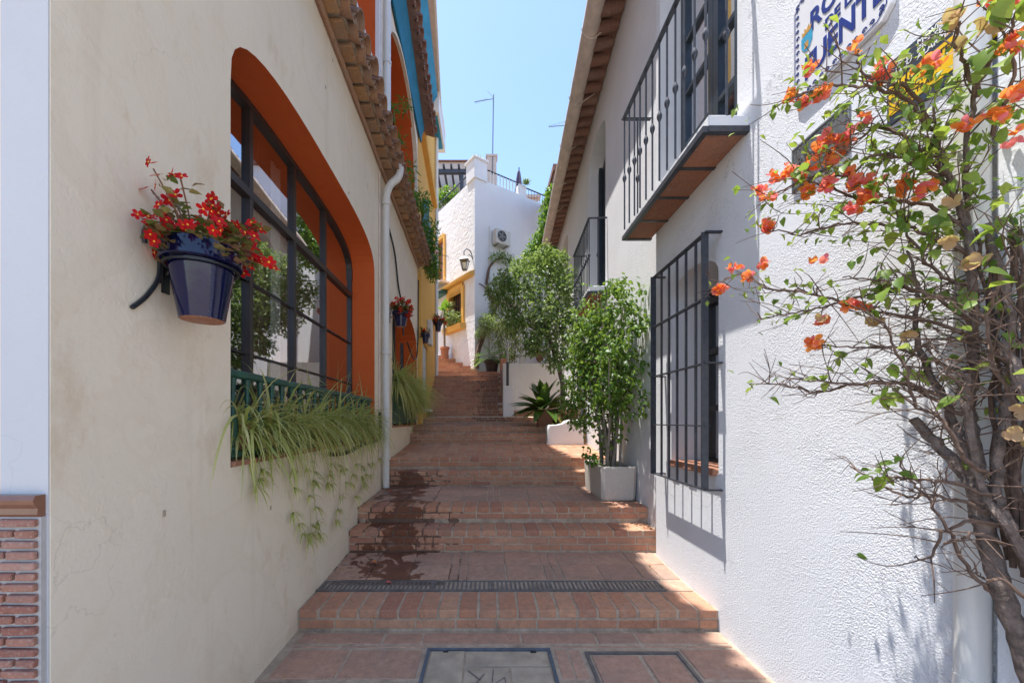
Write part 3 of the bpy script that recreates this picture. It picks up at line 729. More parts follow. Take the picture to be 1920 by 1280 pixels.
mb = MB(); mb.tube(spline([TL_(3.02,H-.265,-.02), TL_(3.4,H-.285,-.025), TL_(3.9,H-.24,-.03), TL_(4.3,H-.235,-.03), TL_(4.52,H-.21,-.035), TL_(4.6,H-.1,-.03), TL_(4.62,H+.1,-.02)], 6), .018, 8); mb.build('hose', M['hose'], cream, smooth=True)
mb = MB(); mb.tube(spline([TL_(5.05,H+2.55,-.02), TL_(5.4,H+2.35,-.03), TL_(5.7,H+2.0,-.02), TL_(5.95,H+1.75,-.03), TL_(6.1,H+1.35,-.02)], 6), .013, 6)
mb.tube(spline([TL_(6.4,H+1.30,-.03), TL_(6.8,H+1.12,-.05), TL_(7.3,H+1.2,-.04), TL_(7.55,H+1.6,-.03), TL_(7.65,H+2.4,-.02), TL_(7.68,H+2.8,-.02)], 6), .012, 6); mb.build('cable', M['hose'], cream, smooth=True)
# nails, chips of missing paint
mb = MB()
for (a, z) in ((3.0,H+2.6),(3.15,H+2.95),(3.55,H+2.1),(2.2,H-.5),(1.45,H-.35)): mb.obox(TL_(a,z,-.001), UL*.006, NL*.002, Vector((0,0,.012)))
mb.build('paint_chip', M['mortar'], cream)

# green balustrade
bal = thing('balustrade', tuple(TL_(3.1,H-.2,.04)), 'low balustrade of turned dark green balusters across the big orange window', 'balustrade')
mb = MB(); mb.bar(TL_(1.85,H+.235,.045), TL_(4.44,H+.235,.045), .05, .038); mb.build('rail', M['greenpaint'], bal, bevel=.006)
mb = MB(); mb.bar(TL_(1.85,H-.17,.045), TL_(4.44,H-.17,.045), .055, .034); mb.build('bottom_rail', M['greenpaint'], bal, bevel=.006)
mb = MB(); mb.lathe([(.018,0),(.020,.02),(.010,.03),(.012,.045),(.024,.09),(.026,.12),(.018,.17),(.010,.22),(.009,.25),(.016,.27),(.010,.285),(.014,.33),(.020,.37)], (0,0,0), 10)
bme = mb.mesh('baluster', M['greenpaint'], smooth=True)
for k in range(21): inst('baluster', bme, Matrix.Translation(TL_(1.93+k*.122,H-.155,.045)), bal)

# ------------------------------------------------------------------ yellow house
yel = thing('yellow_house', (XY(10), 10, .9), 'tall ochre yellow house past the cream one, white soffit at the top', 'house')
TY = on((-1.0645,0,0), UY, NY)
holed_wall('wall', (-1.0645,0,0), UY, NY, [(7.702,-.3),(11.6,-.3),(11.6,H+9),(7.702,H+9)], [[(9.45,H+.25),(9.45,H+1.78),(8.5,H+1.78),(8.5,H+.25)],[(9.35,H+3.55),(9.35,H+4.75),(8.35,H+4.75),(8.35,H+3.55)]], .2, [M['yellow'],M['yellow']], yel)
mb = MB(); mb.box(-6, XY(11.6)-.2, 11.4, 11.598, -.3, H+9); mb.build('side_wall', M['yellow'], yel)
mb = MB(); mb.bar(TY(7.78,1.0,-.03), TY(7.78,H+2.9,-.03), .11, .06, up=NY); mb.build('corner_strip', M['yellow'], yel)
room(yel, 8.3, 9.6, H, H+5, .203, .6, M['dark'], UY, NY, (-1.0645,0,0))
mb = MB()
for k in range(9): mb.bar(TY(8.55+k*.11,H+.27,.05), TY(8.55+k*.11,H+1.76,.05), .02, .02)
for k in range(14): mb.bar(TY(8.5,H+.3+k*.11,.055), TY(9.45,H+.3+k*.11,.055), .012, .09)
mb.build('grille_door', M['acwhite'], yel)
mb = MB(); mb.bar(TY(8.45,H+.23,-.05), TY(9.5,H+.23,-.05), .2, .05); mb.build('door_sill', M['white_smooth'], yel)
mb = MB(); mb.obox(TY(9.5,H+2.15,-.06), UY.normalized()*.16, NY.normalized()*.055, Vector((0,0,.3))); mb.build('meter_box', M['acwhite'], yel, bevel=.012)
sh = MB(); sh.obox(TY(8.35,H+4.15,-.09), (UY*.22+NY*.12).normalized()*.12, Vector((0,0,.62)), Vector((.3,-.9,0)).normalized()*.018)
s_ = sh.build('shutter', M['greyblue'], yel)
sh = MB(); sh.obox(TY(9.2,H+4.15,-.07), UY.normalized()*.45, Vector((0,0,.62)), NY.normalized()*.02); sh.build('shutter', M['greyblue'], yel)
mb = MB(); mb.bar(TY(8.1,H+3.5,-.22), TY(9.4,H+3.5,-.22), .015, .015); mb.bar(TY(8.1,H+3.9,-.22), TY(9.4,H+3.9,-.22), .015, .015)
for k in range(12): mb.bar(TY(8.1+k*.118,H+3.5,-.22), TY(8.1+k*.118,H+3.9,-.22), .01, .01)
mb.bar(TY(8.1,H+3.5,0), TY(8.1,H+3.5,-.22), .015, .015); mb.bar(TY(9.4,H+3.5,0), TY(9.4,H+3.5,-.22), .015, .015); mb.build('window_rail', M['blackiron'], yel)
mb = MB(); mb.prism([TY(8.0,H+6.0,0),TY(8.0,H+6.0,-.11),TY(8.0,H+6.07,-.13),TY(8.0,H+6.2,-.10),TY(8.0,H+6.3,0)], UY.normalized()*2.9); mb.build('cornice', M['yellow'], yel)
mb = MB(); vs = []
for k in range(12):
    y = 7.75+k*(11.3-7.75)/11; xw = XY(y)+.004; xo = xw+.15
    s = .01*math.sin(k*2.1); vs += [(xw,y,H+8.62),(xo,y,H+8.86+s),(xo,y,H+8.93),(xw,y,H+8.93)]
mb.add(vs, [(k*4+j, k*4+(j+1)%4, k*4+4+(j+1)%4, k*4+4+j) for k in range(11) for j in range(4)]+[(0,1,2,3),(47,46,45,44)]); mb.build('awning', M['teal'], yel, smooth=True)
mb = MB(); mb.prism([(XY(7.7),7.7,H+9.0),(-1.12,7.7,H+9.0),(-1.41,11.3,H+9.0),(XY(11.3),11.3,H+9.0)], (0,0,.16)); mb.build('soffit', M['soffit'], yel)
mb = MB(); mb.prism([(-1.12,7.7,H+8.98),(-1.07,7.7,H+8.98),(-1.36,11.3,H+8.98),(-1.41,11.3,H+8.98)], (0,0,.24)); mb.build('fascia', M['pipe'], yel)
mb = MB(); mb.prism([(-6,7.7,H+9.16),(-1.12,7.7,H+9.16),(-1.41,11.3,H+9.16),(-6,11.6,H+9.16)], (0,0,.1)); mb.build('roof', M['roof'], yel)
for k in range(5):
    pass
bay = MB(); bay.box(-1.80,-1.345,10.5,12.1,H+8.42,H+8.80); bb = bay.build('bay', M['pipe'], yel)
mb = MB(); mb.box(-1.62,-1.40,10.62,11.9,H+8.395,H+8.418); mb.build('bay_blind', M['teal'], bb)
mb = MB(); mb.prism([(-1.80,10.5,H+8.80),(-1.345,10.5,H+8.80),(-1.345,12.1,H+8.80),(-1.80,12.1,H+8.80)], (0,0,.3)); mb.build('bay_top', M['soffit'], bb)
mb = MB(); mb.tube([TY(11.45,1.4,-.05), TY(11.45,H+8.9,-.05)], .05, 8); mb.build('drainpipe', M['pipe'], yel, smooth=True)

# ------------------------------------------------------------------ white house, right
wh = thing('white_house', (1.7, 4, 0), 'white stucco house with iron balconies along the right of the steps', 'house')
TR = on((1.519,0,0), Vector((0,1,0)), Vector((-1,0,0))); TF = on((1.383,0,0), UR, NR)
RW = archloop(2.53, 3.18, H-.355, H+.985, .15, 14, 2.0)
RD = archloop(2.34, 3.39, H+1.785, H+4.0, .4, 12, 2.0)
holed_wall('near_wall', (1.519,0,0), (0,1,0), (-1,0,0), [(.2,-.3),(3.47,-.3),(3.47,H+4.95),(.2,H+4.95)], [RW,RD], .33, [M['white'],M['white_smooth']], wh)
N1 = archloop(5.50, 6.68, H+1.87, H+4.22, .26, 14, 2.0); N2 = archloop(8.95, 10.1, H+2.2, H+4.22, .26, 12, 2.0)
holed_wall('far_wall', (1.383,0,0), UR, NR, [(3.475,-.3),(10.95,-.3),(10.95,H+4.95),(3.475,H+4.95)], [N1,N2], .24, [M['white_smooth'],M['white_smooth']], wh)
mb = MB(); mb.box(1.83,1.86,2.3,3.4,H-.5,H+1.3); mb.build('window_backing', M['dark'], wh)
mb = MB()                                            # window joinery behind the grille
for y in (2.56,2.86,3.15): mb.bar((1.80,y,H-.33),(1.80,y,H+1.1),.05,.05,up=(0,1,0))
for z in (H-.33,H+.1,H+.55,H+.95): mb.bar((1.80,2.53,z),(1.80,3.18,z),.045,.045)
rw = mb.build('window', M['frame'], wh)
mb = MB(); mb.add([(1.815,2.55,H-.3),(1.815,3.16,H-.3),(1.815,3.16,H+1.1),(1.815,2.55,H+1.1)], [(0,1,2,3)]); mb.build('pane', M['glass'], rw)
y = 2.545                                            # sill of brick headers
while y < 3.16:
    inst('sill_brick', bevbox(.30, .118, .045, M['terra'], .006), frame_at((1.636+random.uniform(-.004,.004), y+.06, H-.345), (-1,0,0)), wh); y += .127
# balcony door
mb = MB(); XD = 1.70
for (y0, y1) in ((2.36,2.43),(2.84,2.90),(2.905,2.965),(3.31,3.385)): mb.box(XD,XD+.05,y0,y1,H+1.79,H+4.4)
dr_ = mb.build('balcony_door', M['door'], wh)
for (y0, y1) in ((2.43,2.84),(2.965,3.31)):
    for z in (1.80,2.35,2.80,3.25,3.7,4.1):
        mb = MB(); mb.box(XD+.003,XD+.046,y0,y1,H+z,H+z+(.34 if z == 1.80 else .035)); mb.build('rail', M['door'], dr_)
    mb = MB(); mb.add([(XD+.03,y0,H+1.8),(XD+.03,y1,H+1.8),(XD+.03,y1,H+4.4),(XD+.03,y0,H+4.4)], [(0,1,2,3)]); mb.build('pane', M['glass'], dr_)
for (y0, y1) in ((1.97,2.335),):                      # one open shutter leaf against the near reveal
    mb = MB(); mb.box(1.53,1.70,2.352,2.385,H+1.80,H+4.2); lf = mb.build('shutter', M['door'], wh)
    for z in (2.1,2.5,2.9,3.3,3.7):
        mb = MB(); mb.box(1.545,1.685,2.386,2.392,H+z,H+z+.33); mb.build('panel', M['dark'], lf)
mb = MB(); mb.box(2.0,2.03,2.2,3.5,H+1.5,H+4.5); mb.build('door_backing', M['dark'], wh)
for (a0, a1, T) in ((5.50,6.68,TF),(8.95,10.1,TF)):
    mb = MB(); mb.bar(T(a1-.03,H+1.9,.2), T(a1-.03,H+4.35,.2), .06, .06, up=UR); mb.bar(T(a0+.03,H+1.9,.2), T(a0+.03,H+4.35,.2), .06, .06, up=UR)
    mb.bar(T((a0+a1)/2,H+1.9,.2), T((a0+a1)/2,H+4.45,.2), .09, .055, up=UR)
    d_ = mb.build('balcony_door', M['door'], wh)
    mb = MB(); mb.add([T(a0,H+1.9,.235),T(a1,H+1.9,.235),T(a1,H+4.6,.235),T(a0,H+4.6,.235)], [(0,1,2,3)]); mb.build('door_leaf', M['door'], d_)
# end return and back so that no light leaks
mb = MB(); mb.box(1.98,4.5,10.75,10.949,-.3,H+4.95); mb.build('side_wall', M['white_smooth'], wh)
# balconies
def balcony(T, a0, a1, z, proj, parent, nb, zr, panels, slabmat):
    u = (T(1,0)-T(0,0)); n = (T(0,0,-1)-T(0,0)); Z = Vector((0,0,1))
    mb = MB(); mb.obox(T((a0+a1)/2,z+.03,-proj/2+.012), u*(a1-a0)/2*.992, n*(proj/2-.006), Z*.038); sl = mb.build('balcony', slabmat, parent, bevel=.008)
    mb = MB(); w2 = .028
    mb.bar(T(a0,z-.022,-proj), T(a1,z-.022,-proj), .035, .036); mb.bar(T(a0+.012,z-.022,0), T(a0+.012,z-.022,-proj+.015), .034, .034); mb.bar(T(a1-.012,z-.022,0), T(a1-.012,z-.022,-proj+.015), .034, .034)
    for k in range(1, panels):
        a = a0+(a1-a0)*k/panels; mb.bar(T(a,z-.021,0), T(a,z-.021,-proj+.015), .026, .028)
    mb.build('slab_frame', M['iron'], sl)
    for k in range(panels):
        p0, p1 = a0+(a1-a0)*k/panels+.012, a0+(a1-a0)*(k+1)/panels-.012
        inst('tile', bevbox(proj-.02, p1-p0, .022, M['terra'], .002), frame_at(T((p0+p1)/2, z-.018, -proj/2+.006), n), sl)
    mb = MB(); mb.bar(T(a0-.01,zr,-proj), T(a1+.01,zr,-proj), .035, .012); mb.bar(T(a0,zr,0), T(a0,zr,-proj), .032, .011); mb.bar(T(a1,zr,0), T(a1,zr,-proj), .032, .011)
    mb.build('handrail', M['iron'], sl)
    bm_ = MB(); h = zr-z-.06; bm_.tube([(0,0,0),(0,0,h)], .0075, 8)
    bm_.lathe([(.0075,h*.42),(.013,h*.435),(.019,h*.45),(.019,h*.465),(.013,h*.48),(.0075,h*.495)], (0,0,0), 8)
    me = bm_.mesh('baluster', M['iron'], smooth=True)
    for k in range(nb): inst('baluster', me, Matrix.Translation(T(a0+.01+(a1-a0-.02)*k/(nb-1), z+.062, -proj+.004)), sl)
    for a in (a0+.01, a1-.01): inst('baluster', me, Matrix.Translation(T(a, z+.062, -proj/2)), sl)
    return sl
balcony(TR, 2.232, 3.585, H+1.715, .252, wh, 12, H+2.81, 4, M['white_smooth'])
balcony(TF, 5.41, 6.68, H+1.83, .25, wh, 13, H+2.85, 3, M['white_smooth'])
# plants' curtain wire etc. grille over the lower window
mb = MB(); gp = .105
gx = 1.519-gp
mb.bar((gx,2.505,H-.452),(gx,2.505,H+1.225),.044,.012,up=(0,1,0)); mb.bar((gx,3.285,H-.452),(gx,3.285,H+1.225),.044,.012,up=(0,1,0))
mb2 = MB()
gr = mb.build('window_grille', M['iron'], wh)
for z in (H-.452, H-.035, H+.375, H+.80, H+1.224):
    mb = MB(); mb.bar((gx+.012,2.49,z),(gx+.012,3.30,z),.034,.009)
    if z in (H-.452, H+.375, H+1.224):
        mb.bar((gx-.004,2.497,z),(1.53,2.497,z),.028,.010); mb.bar((gx-.004,3.292,z),(1.53,3.292,z),.028,.010)
    mb.build('crossbar', M['iron'], gr)
for k in range(1, 6):
    mb = MB(); y = 2.505+.78*k/6; mb.bar((gx+.012,y,H-.45),(gx+.012,y,H+1.222),.014,.014); mb.build('bar', M['iron'], gr)
# eaves, gutter, roof
def right_eave(T, a0, a1):
    u = (T(1,0)-T(0,0)); n = (T(0,0,-1)-T(0,0)); a = a0
    while a < a1:
        inst('roof_tile', barrel_dk, frame_at(T(a,H+4.97,-.02), n+Vector((0,0,-.12)), (0,0,-1)), wh)
        inst('roof_tile', barrel_dk, frame_at(T(a+.11,H+5.05,-.04), n+Vector((0,0,-.12))), wh); a += .22
right_eave(TR, .6, 3.4); right_eave(TF, 3.5, 10.9)
mb = MB()
for (T, a0, a1) in ((TR,.2,3.47),(TF,3.47,10.95)):
    mb.prism([T(a0,H+4.951,-.03),T(a0,H+5.01,-.29),T(a0,H+5.09,-.29),T(a0,H+6.6,3.5),T(a0,H+4.951,3.5)], T(a1,0)-T(a0,0))
mb.build('roof', M['roofdark'], wh)
mb = MB(); mb.tube(spline([TR(.2,H+4.93,-.34), TF(3.2,H+4.93,-.345), TF(5.6,H+4.915,-.35), TF(8.3,H+4.90,-.355), TF(10.97,H+4.89,-.36)], 8, .004), .105, 16); mb.build('gutter', M['gutter'], wh, smooth=True)
a = 3.8
while a < 10.9:
    mb = MB(); mb.tube([TF(a,H+4.98,-.05), TF(a,H+4.86,-.24), TF(a,H+4.805,-.30), TF(a,H+4.802,-.37), TF(a,H+4.86,-.44), TF(a,H+4.93,-.462)], .009, 5); mb.build('gutter_bracket', M['gutter'], wh); a += 1.02
# downpipe at the near edge
mb = MB(); mb.tube([(1.478,1.172,-.02),(1.478,1.172,H+5.0)], .0375, 20); dp = mb.build('drainpipe', M['pipe'], wh, smooth=True)
mb = MB()
for z in (.55,1.9):
    mb = MB(); mb.tube([(1.478,1.172,z),(1.478,1.172,z+.05)], .0405, 20); mb.build('pipe_collar', M['pipe'], dp, smooth=True)
mb = MB(); mb.box(1.497,1.518,.2,1.128,-.3,H+4.9); mb.build('smooth_strip', M['white_smooth'], wh)

# ------------------------------------------------------------------ signs on the right wall
def wtext(body, size, mat, y, z, x, parent, bold=0, sx=1, depth=.0012, name='lettering'):
    me = text_mesh(body, size, mat, depth, bold, sx)
    R = Matrix(((0,0,-1),(-1,0,0),(0,1,0))).to_4x4(); R.translation = Vector((x, y, z)); return inst(name, me, R, parent)
s1 = thing('street_sign', (1.51, 1.66, H+1.7), 'white ceramic street name sign with blue lettering and a crest', 'street sign')
def rrect(y0, y1, z0, z1, c, x):                     # chamfered outline
    return [(x,y0+c,z0),(x,y1-c,z0),(x,y1,z0+c),(x,y1,z1-c),(x,y1-c,z1),(x,y0+c,z1),(x,y0,z1-c),(x,y0,z0+c)]
mb = MB(); mb.prism(rrect(1.425,1.885,H+1.515,H+2.02,.035,1.518), (-.022,0,0)); mb.build('plate', M['ceramic'], s1, bevel=.003)
mb = MB(); xs = 1.4945
o_ = rrect(1.440,1.870,H+1.530,H+2.005,.035,xs)
for a, b in zip(o_, o_[1:]+o_[:1]): mb.bar(a, b, .003, .0015, up=(1,0,0))
def scroll(cy, cz, r, sgn=1):
    pts = [(xs, cy+sgn*r*(1-t/9)*math.cos(t*.9), cz+r*(1-t/9)*math.sin(t*.9)) for t in range(8)]
    for a, b in zip(pts, pts[1:]): mb.bar(a, b, .0045, .0015, up=(1,0,0))
for k in range(13):
    y = 1.46+k*.033; scroll(y, H+1.547, .011, 1 if k%2 else -1); scroll(y, H+1.990, .011, 1 if k%2 else -1)
for k in range(13):
    z = H+1.565+k*.034; scroll(1.854, z, .010, 1 if k%2 else -1); scroll(1.456, z, .010, -1 if k%2 else 1)
mb.build('border', M['blueink'], s1)
wtext('RONDA', .125, M['blueink'], 1.785, H+1.80, xs, s1, .0035, .82); wtext('DE LA', .068, M['blueink'], 1.705, H+1.725, xs, s1, .002, .9); wtext('FUENTE', .145, M['blueink'], 1.815, H+1.600, xs, s1, .004, .72)
mb = MB(); mb.prism([(xs+.002,1.800+a*.030,H+1.775+b*.034) for a, b in ((-1,1),(1,1),(1,-.3),(.5,-1),(0,-1.3),(-.5,-1),(-1,-.3))], (-.0035,0,0)); mb.build('crest', M['crestblue'], s1)
mb = MB(); mb.prism([(xs+.002,1.800+a*.024,H+1.812+b*.03) for a, b in ((-1,0),(1,0),(1.15,.8),(.55,.45),(.5,1.1),(0,.6),(-.5,1.1),(-.55,.45),(-1.15,.8))], (-.0038,0,0))
mb.box(xs-.0026,xs,1.789,1.811,H+1.745,H+1.775); mb.build('crown', M['crestgold'], s1)
s2 = thing('alarm_sign', (1.51, 1.29, H+1.22), 'slate and yellow alarm company sign behind the bougainvillea', 'sign')
mb = MB(); mb.box(1.511,1.518,1.13,1.455,H+1.107,H+1.343); mb.build('plate', M['signgrey'], s2, bevel=.001)
mb = MB(); mb.box(1.5098,1.5112,1.131,1.447,H+1.140,H+1.250); mb.build('yellow_band', M['signyellow'], s2)
for i, tx in enumerate(('MOVISTAR','PROSEGUR','ALARMAS')): wtext(tx, .030, M['signwhite'], 1.352, H+1.315-i*.024, 1.5105, s2, .0006, .9, .0005)
mb = MB(); cy, cz, rr = 1.395, H+1.296, .026
for pts in ([(cy+rr*math.cos(k*.42), cz+rr*math.sin(k*.42)) for k in range(16)], [(cy+rr*.45*math.cos(k*.42), cz+rr*math.sin(k*.42)) for k in range(16)], [(cy-rr,cz),(cy+rr,cz)], [(cy-rr*.8,cz+rr*.55),(cy+rr*.8,cz+rr*.55)], [(cy-rr*.8,cz-rr*.55),(cy+rr*.8,cz-rr*.55)]):
    for a, b in zip(pts, pts[1:]): mb.bar((1.5104,*a), (1.5104,*b), .003, .001, up=(1,0,0))
mb.build('globe_mark', M['signwhite'], s2)
wtext('ZONA PROTEGIDA', .034, M['ink'], 1.435, H+1.212, 1.5094, s2, .0008, .85, .0005); wtext('CONECTADA', .026, M['ink'], 1.425, H+1.182, 1.5094, s2, .0004, .9, .0005); wtext('A CENTRAL', .026, M['ink'], 1.425, H+1.156, 1.5094, s2, .0004, .9, .0005)
s3 = thing('metal_plaque', (1.51, 1.76, H+1.23), 'weathered grey metal plaque with raised border below the street sign', 'plaque')
mb = MB(); mb.box(1.507,1.518,1.606,1.909,H+1.122,H+1.340); mb.build('plate', M['pewter'], s3, bevel=.003)
mb = MB()
for (a, b) in (((1.618,H+1.134),(1.897,H+1.134)),((1.618,H+1.328),(1.897,H+1.328)),((1.618,H+1.134),(1.618,H+1.328)),((1.897,H+1.134),(1.897,H+1.328))): mb.bar((1.506,*a),(1.506,*b),.006,.004,up=(1,0,0))
for k in range(12): mb.tube([(1.507,1.63+k*.0225,H+1.312),(1.5045,1.63+k*.0225,H+1.312)], .005, 6)
mb.build('border', M['pewter'], s3); wtext('RONDA', .066, M['pewter'], 1.868, H+1.225, 1.507, s3, .001, .85, .004)

# ------------------------------------------------------------------ white house at the end of the lane
C0 = Vector((-.42,12.2,0)); DL = Vector((-.569,.822,0)).normalized(); DR = Vector((.84,.543,0)).normalized()
bh = thing('end_house', (0, 14, H+1.5), 'tall white house closing the view, sunny left face and blue shaded right face', 'house')
NLF = Vector((-DL.y, DL.x, 0)); NLF = NLF if NLF.x < 0 else -NLF
NRF = Vector((DR.y, -DR.x, 0))
TB = on(C0, DL, NLF); TC = on(C0, DR, NRF)
zt = H+7.72
YW = [(1.62,H+3.25),(1.62,H+4.42),(.78,H+4.42),(.78,H+3.25)]; YD = [(2.62,H+4.96),(2.62,H+6.6),(2.05,H+6.6),(2.05,H+4.96)]
holed_wall('left_wall', C0, DL, NLF, [(0,0),(4.2,0),(4.2,zt),(0,zt)], [YW,YD], .18, [M['white_rough'],M['yellow']], bh)
holed_wall('right_wall', C0, DR, NRF, [(0.002,0),(4.6,0),(4.6,zt+.02),(0.002,zt+.02)], [], .2, [M['white_smooth'],M['white_smooth']], bh)
mb = MB(); mb.prism([TB(.1,zt-.2,.15),TC(4.5,zt-.2,.15),TC(4.5,zt-.2,4),TB(4.2,zt-.2,.15)], (0,0,.15)); mb.build('terrace_floor', M['terra'], bh)
mb = MB(); mb.obox(TB(.20,H+8.0,.20), DL*.25, NLF*.245, Vector((0,0,.30))); pr = mb.build('corner_pier', M['white_smooth'], bh)
mb = MB(); mb.obox(TB(.20,H+8.34,.20), DL*.30, NLF*.29, Vector((0,0,.045))); mb.obox(TB(.20,H+8.42,.20), DL*.22, NLF*.22, Vector((0,0,.04))); mb.build('pier_cap', M['white_smooth'], pr, bevel=.02)
mb = MB(); mb.obox(TC(1.95,H+7.9,.14), DR*.14, NRF*.13, Vector((0,0,.22))); mb.build('small_pier', M['white_smooth'], bh)
def rail(T, a0, a1, z0, z1, step, mat, r=.02):
    mb = MB(); mb.bar(T(a0,z1,.06), T(a1,z1,.06), .03, .03)
    mb.bar(T(a0,z0+.05,.06), T(a1,z0+.05,.06), .02, .02); rl = mb.build('terrace_rail', M['blackiron'], bh); a = a0
    m2 = MB(); m2.box(-r/2,r/2,-r/2,r/2,0,z1-z0-.05); me = m2.mesh('baluster', mat)
    while a < a1: inst('baluster', me, Matrix.Translation(T(a,z0+.04,.06)), rl); a += step
rail(TB, .5, 3.4, zt-.02, H+8.08, .13, M['blackiron'], .012); rail(TC, .5, 1.8, zt, H+8.16, .13, M['pipe'], .035); rail(TC, 2.1, 3.4, zt, H+8.1, .13, M['blackiron'], .012)
# yellow window with hood and flower sill
mb = MB()
for a in (.70,1.70): mb.obox(TB(a,H+3.86,-.025), DL*.075, NLF*.03, Vector((0,0,.62)))
mb.obox(TB(1.2,H+4.46,-.024), DL*.5, NLF*.029, Vector((0,0,.07)))
ws = mb.build('window', M['yellow'], bh)
mb = MB(); mb.prism([TB(0.02,H+4.62,0),TB(0.02,H+4.62,-.18),TB(0.02,H+4.70,-.2),TB(0.02,H+4.80,0)], DL*1.95); mb.build('hood', M['yellow'], ws)
mb = MB(); mb.prism([TB(.55,H+3.02,0),TB(.55,H+3.02,-.20),TB(.55,H+3.20,-.24),TB(.55,H+3.22,0)], DL*1.25); mb.build('sill', M['yellow'], ws)
mb = MB(); mb.obox(TB(1.2,H+4.5,-.03), DL*.5, NLF*.02, Vector((0,0,.09)));
for k in range(11): mb.obox(TB(.8+k*.08,H+4.36,-.05), DL*.018, NLF*.012, Vector((0,0,.1)))
mb.build('valance', M['yellow'], ws)
mb = MB()
for k in range(6): mb.bar(TB(.84+k*.14,H+3.26,.1), TB(.84+k*.14,H+4.4,.1), .02, .02)
mb.build('window_bars', M['redwood'], ws)
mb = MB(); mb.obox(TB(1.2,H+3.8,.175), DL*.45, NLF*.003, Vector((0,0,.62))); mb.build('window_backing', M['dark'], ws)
mb = MB()
for a in (1.99,2.68): mb.obox(TB(a,H+5.82,-.02), DL*.06, NLF*.03, Vector((0,0,.86)))
mb.obox(TB(2.335,H+6.67,-.022), DL*.29, NLF*.03, Vector((0,0,.07))); df = mb.build('balcony_door', M['yellow'], bh)
mb = MB(); mb.obox(TB(2.335,H+5.78,.10), DL*.29, NLF*.02, Vector((0,0,.82))); lf = mb.build('door_leaf', M['redwood'], df)
for j in range(2):
    for k in range(4):
        mb = MB(); mb.obox(TB(2.21+j*.26,H+5.25+k*.36,.078), DL*.09, NLF*.003, Vector((0,0,.14))); mb.build('pane', M['lampglass'], lf)
mb = MB(); mb.prism([TB(1.7,H+4.86,0),TB(1.7,H+4.86,-.35),TB(1.7,H+4.93,-.35),TB(1.7,H+4.93,0)], DL*1.3); bl = mb.build('balcony', M['gutter'], bh)
mb = MB(); 
for q in (H+5.80,): mb.bar(TB(1.72,q,-.33), TB(3.0,q,-.33), .014, .014); mb.bar(TB(1.72,q,0), TB(1.72,q,-.33), .014, .014)
for k in range(10): mb.bar(TB(1.72+k*.142,H+4.93,-.33), TB(1.72+k*.142,H+5.8,-.33), .008, .008)
mb.build('railing', M['blackiron'], bl)
mb = MB(); mb.prism([TB(1.75,H+4.5,0),TB(1.75,H+4.4,-.5),TB(1.75,H+4.46,-.5),TB(1.75,H+4.75,0)], DL*1.1); mb.build('slate_canopy', M['greyblue'], bh)
mb = MB(); mb.box(-.25,-.05,0,.05,0,2); 
mb = MB(); mb.tube([TC(.55,H+2,-.03), TC(.55,H+6.3,-.03)], .025, 8); mb.tube([TC(1.02,H+1.5,-.03), TC(1.02,H+5.0,-.03), ], .03, 8); mb.build('wall_pipe', M['pipe'], bh, smooth=True)
for (a, z) in ((1.05,H+3.05),(1.25,H+3.9)):
    mb = MB(); mb.obox(TC(a,z,-.12), DR*.45, NRF*.12, Vector((0,0,.06))); mb.build('ledge', M['soffit'], bh)
mb = MB(); mb.obox(TC(1.9,H+2.05,-.02), DR*.11, NRF*.03, Vector((0,0,.45))); mb.build('door_frame', M['pipe'], bh)

# air conditioner
p = TC(.92,H+5.95,-.16)
ac = thing('air_conditioner', tuple(p), 'white air conditioner unit on the blue shaded end wall', 'air conditioner')
mb = MB(); mb.obox(p, DR*.29, NRF*.13, Vector((0,0,.235))); mb.build('casing', M['acwhite'], ac, bevel=.015)
Rz = Matrix((DR, Vector((0,0,1)), NRF)).transposed()
mb = MB(); mb.lathe([(.175,0),(.175,.02),(.165,.024),(.16,.004)], p+NRF*.131-DR*.07, 24, axis=Rz)
for k in range(3): mb.lathe([(.05+.04*k,.012),(.055+.04*k,.014)], p+NRF*.131-DR*.07, 20, axis=Rz)
mb.build('fan_guard', M['grey'], ac, smooth=True)
mb = MB(); mb.lathe([(.16,.003),(.001,.003)], p+NRF*.131-DR*.07, 24, axis=Rz); mb.build('fan_opening', M['iron'], ac)
mb = MB()
for k in range(5):
    a = k*2*math.pi/5; d1 = (DR*math.cos(a)+Vector((0,0,1))*math.sin(a)); mb.bar(p+NRF*.139-DR*.07+d1*.03, p+NRF*.139-DR*.07+d1*.14, .05, .004, up=NRF)
mb.lathe([(.035,.014),(.001,.016)], p+NRF*.131-DR*.07, 12, axis=Rz); mb.build('fan', M['grey'], ac)
mb = MB(); mb.bar(p-DR*.18+Vector((0,0,-.25))-NRF*.15, p-DR*.18+Vector((0,0,-.25))+NRF*.13, .03, .02); mb.bar(p+DR*.18+Vector((0,0,-.25))-NRF*.15, p+DR*.18+Vector((0,0,-.25))+NRF*.13, .03, .02); mb.build('bracket', M['grey'], ac)

